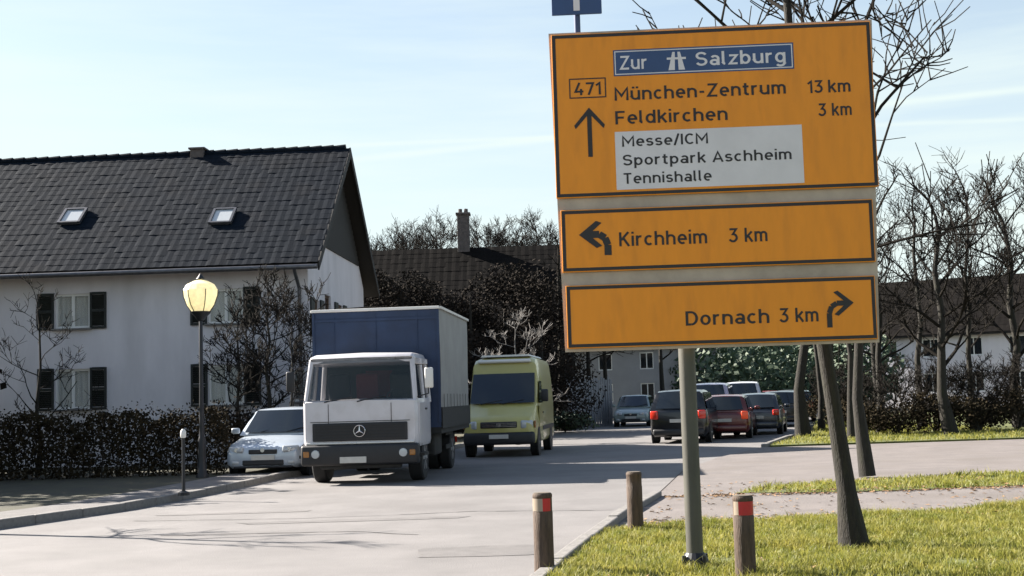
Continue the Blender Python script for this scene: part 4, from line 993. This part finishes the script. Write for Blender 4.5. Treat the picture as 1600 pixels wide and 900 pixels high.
# load box: frame and tarpaulins
BW, BZ0, BZ1, BY0, BY1 = 2.68, 1.02, 3.50, 1.80, 6.60
MB().box((0, (BY0 + BY1) / 2, BZ0 - .06), (BW, BY1 - BY0, .14)).build('load_bed', chassis_m, lorry)
def tarp(name_, f, nu, nv, matl, amp, seed):
    rnd = random.Random(seed); m = MB(); vs = []
    for i in range(nu + 1):
        for j in range(nv + 1):
            u, v = i / nu, j / nv; w = amp * (math.sin(u * math.pi * 7 + .5 * math.sin(v * 6)) * .5 + .5 * math.sin(u * 23 + v * 3)) * math.sin(math.pi * v) ** .5
            vs.append(f(u, v, w))
    m.add(vs, [(i * (nv + 1) + j, (i + 1) * (nv + 1) + j, (i + 1) * (nv + 1) + j + 1, i * (nv + 1) + j + 1) for i in range(nu) for j in range(nv)])
    return m.build(name_, matl, lorry, smooth=70)
tarp('tarpaulin_front', lambda u, v, w: (-BW / 2 + BW * u, BY0 - .01 + w, BZ0 + (BZ1 - BZ0) * v), 30, 8, navy_tarp, .012, 1)
TS = tarp('tarpaulin_side', lambda u, v, w: (BW / 2 + .005 + w, BY0 + (BY1 - BY0) * u, BZ0 + .40 + (BZ1 - BZ0 - .40) * v), 50, 8, grey_tarp, .014, 2)
tarp('tarpaulin_side', lambda u, v, w: (-BW / 2 - .005 - w, BY0 + (BY1 - BY0) * u, BZ0 + .40 + (BZ1 - BZ0 - .40) * v), 50, 8, navy_tarp, .014, 3)
tarp('tarpaulin_roof', lambda u, v, w: (-BW / 2 + BW * v, BY0 + (BY1 - BY0) * u, BZ1 + .012 + .06 * math.sin(math.pi * v) + abs(w)), 40, 8, pale_rail, .01, 4)
tarp('tarpaulin_rear', lambda u, v, w: (-BW / 2 + BW * u, BY1 + .01 + w, BZ0 + (BZ1 - BZ0) * v), 20, 6, navy_tarp, .012, 5)
m = MB()
for sx in (-1, 1): m.box((sx * (BW / 2 + .02), (BY0 + BY1) / 2, BZ0 + .19), (.03, BY1 - BY0, .44))
m.build('side_board', chassis_m, lorry)
m = MB(); m.box((0, BY0 - .03, BZ1 + .01), (BW + .05, .06, .06), bev=.015); m.box((BW / 2 + .03, (BY0 + BY1) / 2, BZ1 + .01), (.05, BY1 - BY0, .05)); m.box((-BW / 2 - .03, (BY0 + BY1) / 2, BZ1 + .01), (.05, BY1 - BY0, .05))
m.build('top_rail', pale_rail, lorry)
for k in range(9):                        # lashing straps and eyelet hem of the tarpaulin
    y = BY0 + .3 + k * (BY1 - BY0 - .6) / 8
    MB().box((BW / 2 + .032, y, BZ0 + .52), (.006, .035, .34)).build('lashing_strap', chassis_m, lorry)
for x in (-.88, 0, .88): MB().box((x, BY0 - .028, 2.25), (.018, .008, 2.3)).build('tarpaulin_seam', navy_tarp, lorry)
MB().box((0, BY0 - .03, 3.30), (BW - .02, .008, .05)).build('tarpaulin_hem', navy_tarp, lorry)
for x in (-1, 1): MB().box((x * (BW / 2 - .02), BY0 - .02, 2.3), (.05, .04, 2.35)).build('corner_post', navy_tarp, lorry)
# ---- olive van
p = gnd(781, 713)
van = empty('van', (p.x, 34.4, 0), -R(7), 'olive yellow high roof van following behind the lorry', 'van')
OL = mat('paint_olive', (.45, .40, .125), .35, metal=.0, coat=.5, var=.05, vscale=2, dirt=((.34, .29, .14), 2.0, .5))
VW, VH, VL = 1.98, 2.72, 5.4
hw = VW / 2
def vring(y, zb, zt, w, wt_, rd=.14):
    half = [(w * .95, zb), (w, zb + .12), (w, zb + (zt - zb) * .45), ((w + wt_) / 2, zb + (zt - zb) * .75), (wt_, zt - rd), (wt_ - rd * .3, zt - rd * .3), (wt_ - rd, zt)]
    return [(x, y, z) for x, z in half] + [(0, y, zt + .03)] + [(-x, y, z) for x, z in reversed(half)]
m = MB(); m.loft([vring(.0, .50, .92, hw * .84, hw * .78, .06), vring(.05, .40, 1.00, hw * .94, hw * .86, .06), vring(.25, .36, 1.10, hw * .99, hw * .90, .06), vring(.85, .35, 1.34, hw, hw * .93, .06), vring(1.05, .35, 1.50, hw, hw * .93, .06),
                  vring(1.30, .35, 1.92, hw, hw * .93, .08), vring(1.52, .35, 2.26, hw, hw * .92, .1), vring(1.60, .35, 2.56, hw, hw * .90, .12), vring(1.8, .35, 2.68, hw, hw * .90, .16), vring(2.4, .35, VH, hw, hw * .9, .18), vring(VL - .12, .35, VH - .02, hw, hw * .9, .18), vring(VL, .40, VH - .12, hw * .96, hw * .87, .12)])
m.build('body', OL, van, smooth=32)
m = MB(); n = 10; vs = []
for i in range(n + 1):
    u = -1 + 2 * i / n
    for (z, y, w) in ((1.40, .92, hw * .90), (1.82, 1.20, hw * .885), (2.22, 1.47, hw * .87)): vs.append((u * w, y - .05 - .03 * (1 - u * u), z + .035))
m.add(vs, [(i * 3 + j, (i + 1) * 3 + j, (i + 1) * 3 + j + 1, i * 3 + j + 1) for i in range(n) for j in range(2)]); m.build('windscreen', dark_glass, van, smooth=60)
MB().box((0, 1.545, 2.60), (hw * 1.5, .14, .10), Matrix.Rotation(R(-8), 3, 'X'), bev=.04).build('roof_marker', pale_rail, van, smooth=50)
m = MB(); n = 8
m.loft([[(x, y, z) for x, z in ((-hw * .70, 2.735), (hw * .70, 2.735), (hw * .66, 2.785), (-hw * .66, 2.785))] for y in (1.75, VL - .3)]); m.build('roof_panel', pale_rail, van)
for sx in (-1, 1):
    m = MB(); x_ = lambda z: sx * (hw + .012 - max(0, (z - 1.25)) * .04)
    m.add([(x_(1.42), 1.12, 1.42), (x_(1.42), 2.05, 1.42), (x_(2.02), 2.05, 2.02), (x_(2.02), 1.52, 2.02)], [(0, 1, 2, 3)]); m.build('side_window', dark_glass, van, fixn=False)
    D = MB().box((sx * (hw + .006), 1.55, .88), (.012, .95, .95), bev=.004).build('door', OL, van)
    MB().box((sx * (hw + .02), 1.95, 1.15), (.03, .16, .04), bev=.01).build('handle', black_plastic, D)
    MB().box((sx * (hw + .16), 1.12, 1.62), (.2, .09, .34), bev=.04).build('wing_mirror', black_plastic, van, smooth=50)
    MB().box((sx * (hw + .014), 3.4, .72), (.02, 3.2, .12), bev=.006).build('rub_strip', black_plastic, van)
    MB().box((sx * hw * .76, .055, .86), (hw * .34, .10, .22), Matrix.Rotation(sx * R(18), 3, 'Z'), bev=.04).build('headlight', lamp_glass, van, smooth=50)
    MB().box((sx * hw * .97, .20, .86), (.05, .14, .2), bev=.02).build('indicator', amber, van)
    for y in (.85, 4.25):
        MB().lathe([(.02, -.02), (.41, -.02), (.41, .02), (.02, .02)], 24, (sx * (hw - .008), y, .37), 'X').build('wheel_arch', black_plastic, van)
        wheel(van, sx * (hw - .11), y, .345, .22, sx)
    MB().box((sx * hw * .9, VL, 1.1), (.12, .06, .4), bev=.02).build('tail_light', tail_red, van)
MB().box((0, .0, .86), (hw * 1.0, .06, .17), bev=.03).build('grille', black_plastic, van)
m = MB()
for z in (.82, .86, .90): m.box((0, -.035, z), (hw * .95, .014, .014))
m.build('grille_bar', chrome, van)
MB().lathe([(.05, -.012), (.065, -.012), (.065, .0), (.05, .002)], 18, (0, -.04, .86), 'Y').build('emblem', chrome, van)
MB().box((0, .06, .50), (VW * .97, .22, .34), bev=.07).build('bumper', black_plastic, van, smooth=50)
MB().box((0, -.06, .55), (.52, .02, .11), bev=.004).build('number_plate', plate_m, van)
m = MB()
for x0 in (-.6, .0): m.path([(x0, .83, 1.42), (x0 + .6, .9, 1.52)], .013, 5)
m.build('wiper', black_plastic, van)
MB().box((-.45, 1.0, 1.50), (.5, .02, .12), Matrix.Rotation(R(40), 3, 'X')).build('dash_paper', sign_white, van)

# ================================================================== STREET LAMPS
def lamp(px, py, d, label):
    p = gnd(px, py, .1); p = at(px, py, d); p.z = .08
    root = empty('street_lamp', p, 0, label, 'street lamp')
    H = 3.40
    MB().lathe([(.13, 0), (.13, .06), (.10, .1), (.085, .5), (.085, .8), (.06, .86), (.055, 1.0), (.042, 2.2), (.04, H), (.03, H + .03)], 16).build('pole', iron, root, smooth=40)
    MB().lathe([(.04, H - .06), (.09, H - .03), (.12, H + .03), (.20, H + .10), (.22, H + .14), (.05, H + .16)], 18).build('collar', iron, root, smooth=40)
    m = MB(); m.lathe([(.19, H + .135), (.29, H + .28), (.36, H + .48), (.37, H + .60), (.30, H + .72), (.15, H + .80), (.02, H + .83)], 12); m.build('lantern', opal, root, smooth=25)
    m = MB()
    for k in range(6):
        a = k * math.pi / 3; pr = [(.195, H + .13), (.297, H + .28), (.367, H + .48), (.377, H + .60)]
        m.path([(math.cos(a) * r, math.sin(a) * r, z) for r, z in pr], .011, 4)
    m.build('lantern_rib', iron, root)
    MB().lathe([(.02, H + .83), (.10, H + .84), (.05, H + .90), (.02, H + .95), (.005, H + .97)], 12).build('finial', iron, root, smooth=40)
    return root
lamp(316, 752, 27.4, 'dark street lamp with glowing cream lantern before the hedge')
# thin marker stake at the kerb
p = gnd(287, 774, .1)
st = empty('marker_stake', p, 0, 'thin dark stake with small pale cap at the left kerb', 'stake')
MB().lathe([(.10, 0), (.10, .05), (.03, .08), (.03, .95), (.035, .98)], 10).build('post', iron, st); MB().lathe([(.04, .97), (.05, 1.0), (.05, 1.08), (.02, 1.12)], 10).build('cap', pale_rail, st, smooth=40)

# ================================================================== YELLOW DIRECTION SIGNS
S = 1 / 179.0
def arrow_poly(pts, w, head, hl):
    """polyline arrow outline in (x,z): returns list of polygons (shaft quads, open-V head)"""
    polys = []
    for (a, b) in zip(pts, pts[1:]):
        a, b = Vector(a), Vector(b); d = (b - a).normalized(); n_ = Vector((-d.y, d.x)) * w / 2
        polys.append([a - n_, b - n_, b + n_, a + n_])
    d = (Vector(pts[-1]) - Vector(pts[-2])).normalized(); n_ = Vector((-d.y, d.x)); tip = Vector(pts[-1]) + d * w * .6
    for sg in (-1, 1):
        e = tip - d * hl + n_ * sg * head; polys.append([tip + d * w * .35, e + n_ * sg * 0 - d * w * .1 + n_ * sg * w * .3, e - d * w * .9, tip - d * w * 1.0])
    return polys
def print_polys(polys, y, name_, matl, parent):
    m = MB()
    for i, q in enumerate(polys):
        m.add([(v[0], y - .0004 * i, v[1]) for v in q], [tuple(range(len(q)))])
    return m.build(name_, matl, parent, fixn=False)
def frame_strip(m, s0, s1, t0, t1, w, y):
    for (a, b, c, d) in ((s0, s1, t0, t0 + w), (s0, s1, t1 - w, t1), (s0, s0 + w, t0 + w, t1 - w), (s1 - w, s1, t0 + w, t1 - w)):
        m.add([(a * S, y, -c * S), (b * S, y, -c * S), (b * S, y, -d * S), (a * S, y, -d * S)], [(0, 1, 2, 3)])
def panel(root, s0, s1, t0, t1, face=sign_yellow):
    P = MB().box(((s0 + s1) / 2 * S, -.012, -(t0 + t1) / 2 * S), ((s1 - s0) * S, .024, (t1 - t0) * S), bev=.006).build('panel', face, root)
    m = MB(); frame_strip(m, s0 + 1.5, s1 - 1.5, t0 + 1.5, t1 - 1.5, 5.0, -.0265); m.build('border', sign_black, P, fixn=False)
    return P
def tx(P, t, s0, s1, base, cap, matl=sign_black, y=-.0275): return text_mesh(t, s0 * S, s1 * S, -base * S, cap * S, y, 'lettering', matl, P)
def inset(P, s0, s1, t0, t1, matl, nm):
    m = MB(); m.add([(s0 * S, -.0265, -t0 * S), (s1 * S, -.0265, -t0 * S), (s1 * S, -.0265, -t1 * S), (s0 * S, -.0265, -t1 * S)], [(0, 1, 2, 3)]); return m.build(nm, matl, P, fixn=False)
def Z(pts): return [(a * S, -b * S) for a, b in pts]
def arrow_curve(pts, P, w=9, head=19, hl=20):
    print_polys(arrow_poly(Z(pts), w * S, head * S, hl * S), -.0275, 'arrow', sign_black, P)
def autobahn(P, cx, t0, t1):
    k = (t1 - t0); polys = []
    for sg in (-1, 1):
        polys.append([(cx + sg * 3, t1), (cx + sg * 13, t1), (cx + sg * 6, t0), (cx + sg * 2, t0)])
    polys.append([(cx - 15, t0 + k * .42), (cx + 15, t0 + k * .42), (cx + 15, t0 + k * .30), (cx - 15, t0 + k * .30)])
    print_polys([[(a * S, -b * S) for a, b in q] for q in polys], -.028, 'motorway_symbol', sign_white, P)

def sign_frame(px, py, d, roll, yaw, name_, label):
    p = at(px, py, d)
    root = bpy.data.objects.new(name_, None); COL.objects.link(root); root.location = p
    root.rotation_euler = (Matrix.Rotation(yaw, 3, 'Z') @ Matrix.Rotation(-roll, 3, 'Y')).to_euler()
    return tag(root, label, 'road sign')
# --- main board (reads in the photo)
B1 = sign_frame(861, 56, 11.14, R(0), R(-3.0), 'direction_sign', 'large yellow direction sign of three panels with white and blue insets on one post')
MB().extr([(-4 * S, 4 * S), (504 * S, 4 * S), (489 * S, -503 * S), (6 * S, -503 * S)], .007, .037).build('backing_plate', sign_back, B1)
P = panel(B1, 0, 500, 0, 262)
Q = inset(P, 97, 379, 29, 71, sign_blue, 'blue_inset'); autobahn(Q, 196, 36, 65)
m = MB(); frame_strip(m, 99, 377, 31, 69, 1.6, -.0272); m.build('border', sign_white, Q, fixn=False)
tx(Q, 'Zur', 107, 150, 61, 22, sign_white, -.028); tx(Q, 'Salzburg', 226, 366, 60, 22, sign_white, -.028)
tx(P, 'München-Zentrum', 97, 364, 110, 21); tx(P, '13', 398, 421, 111, 20); tx(P, 'km', 430, 464, 111, 20); tx(P, 'Feldkirchen', 97, 272, 148, 21); tx(P, '3 km', 413, 464, 148, 20)
Q = inset(P, 95, 386, 160, 252, sign_white, 'white_inset')
tx(Q, 'Messe/ICM', 106, 240, 184, 17, sign_black, -.028); tx(Q, 'Sportpark Aschheim', 106, 368, 214, 17, sign_black, -.028); tx(Q, 'Tennishalle', 106, 243, 243, 17, sign_black, -.028)
tx(P, '471', 34, 76, 99, 20); m = MB(); frame_strip(m, 26, 84, 72, 104, 1.8, -.0272); m.build('number_frame', sign_black, P, fixn=False)
arrow_curve([(56, 198), (56, 126)], P, 7, 22, 25)
P = panel(B1, 6, 489, 281, 379)
arrow_curve([(78, 354), (78, 338), (74, 327), (65, 321), (44, 321)], P, 11, 18, 22); tx(P, 'Kirchheim', 96, 232, 341, 22); tx(P, '3 km', 266, 325, 341, 22)
P = panel(B1, 10, 486, 400, 498)
arrow_curve([(414, 478), (414, 456), (418, 446), (426, 441), (444, 441)], P, 8, 17, 20); tx(P, 'Dornach', 194, 322, 468, 22); tx(P, '3 km', 338, 397, 468, 22)
m = MB()
for t in (60, 205, 330, 450): m.box((248 * S, .055, -t * S), (462 * S, .035, .06))
m.build('cross_rail', galv, B1)
# post is upright, carried as a part of the sign
bpy.context.view_layer.update()
inv = B1.matrix_basis.inverted()
pb = at(1086, 870, 11.27); top = inv @ Vector((pb.x, pb.y, 4.6)); bot = inv @ Vector((pb.x, pb.y, .05))
m = MB(); m.path([bot, bot.lerp(top, .5), top], .074, 18); m.build('post', galv, B1, smooth=40)
m = MB(); d_ = (top - bot).normalized(); m.path([bot, bot + d_ * .10, bot + d_ * .16], [.135, .115, .08], 16)
for k in range(4):
    a = k * math.pi / 2 + .6; m.tube(bot + Vector((math.cos(a) * .12, math.sin(a) * .12, .02)), bot + Vector((math.cos(a) * .12, math.sin(a) * .12, .14)), .02, .018, 8)
m.build('post_foot', iron, B1)
for t in (60, 205, 330, 450):
    q = bot.lerp(top, ( -t * S - bot.z) / (top.z - bot.z)); MB().lathe([(.076, -.03), (.086, -.03), (.086, .03), (.076, .03)], 16, q).build('clamp', galv, B1)
# --- small blue sign above the left corner, on a bracket tube clamped to the back of the big sign
pc = at(902, 45, 11.3)
bs = empty('blue_sign', (pc.x, pc.y, pc.z - .35), R(-3), 'blue square traffic sign with white stem above the left corner of the yellow board', 'road sign')
MB().path([(0, 0, 0), (0, 0, 1.05)], .03, 12).build('pole', mat('blue_grey_metal', (.05, .07, .14), .5, metal=.3), bs, smooth=40)
FP = MB().box((0, -.045, .69), (.45, .02, .45), bev=.008).build('face', sign_blue, bs)
m = MB(); y = -.0575
m.add([(-.028, y, .50), (.028, y, .50), (.028, y, .78), (-.028, y, .78)], [(0, 1, 2, 3)]); m.add([(-.11, y - .0006, .76), (.11, y - .0006, .76), (0, y - .0006, .90)], [(0, 1, 2)])
m.build('arrow', sign_white, FP, fixn=False)

# ================================================================== BOLLARDS
def bollard(px, py_top, d, h, w, label, seed, band=True, rz=0.0, base=.08):
    p = at(px, py_top, d); p.z = base
    h = at(px, py_top, d).z - base
    root = empty('bollard', p, rz, label, 'bollard', 'wooden bollards in the grass verge')
    rnd = random.Random(seed); r = w / 2
    rings = []
    for z, k in ((-.05, 1.04), (.1, 1.0), (h * .5, .99), (h - .16, 1.0), (h - .155, .965), (h - .035, .965), (h - .03, 1.0), (h - .008, .99), (h, .93)):
        rings.append([(r * k * (math.cos(a) * (1 + .012 * math.sin(3 * a + seed))), r * k * math.sin(a), z) for a in [q * 2 * math.pi / 20 for q in range(20)]])
    MB().loft(rings).build('post', bollard_wood, root, smooth=40)
    MB().lathe([(.005, h - .004), (r * .88, h + .001), (r * .86, h + .008), (.005, h + .012)], 18).build('end_grain', bollard_top, root)
    if band:
        n = 20
        for k0, k1, matl, nm in ((10, 15, refl_white, 'white_reflector'), (15, 18, refl_red, 'red_reflector')) if band == 1 else ((11, 13, refl_white, 'white_reflector'), (13, 19, refl_red, 'red_reflector')):
            m = MB(); q = []
            for a in [(k0 + (k1 - k0) * t / 6) * 2 * math.pi / n for t in range(7)]: q.append((math.cos(a) * r * .985, math.sin(a) * r * .985))
            vs = [(x, y, h - .15) for x, y in q] + [(x, y, h - .04) for x, y in q]; m.add(vs, [(i, i + 1, 8 + i, 7 + i) for i in range(6)])
            m.build(nm, matl, root, smooth=60, fixn=False)
    return root
bollard(847, 771, 11.4, .84, .175, 'dark wooden bollard with white and red band at the road edge', 1, 1)
bollard(990, 738, 14.7, .70, .18, 'plain dark wooden bollard further back between road and path', 2, 0)
bollard(1160, 775, 10.6, .76, .172, 'brown wooden bollard with bright red reflector right of the sign post', 3, 2)
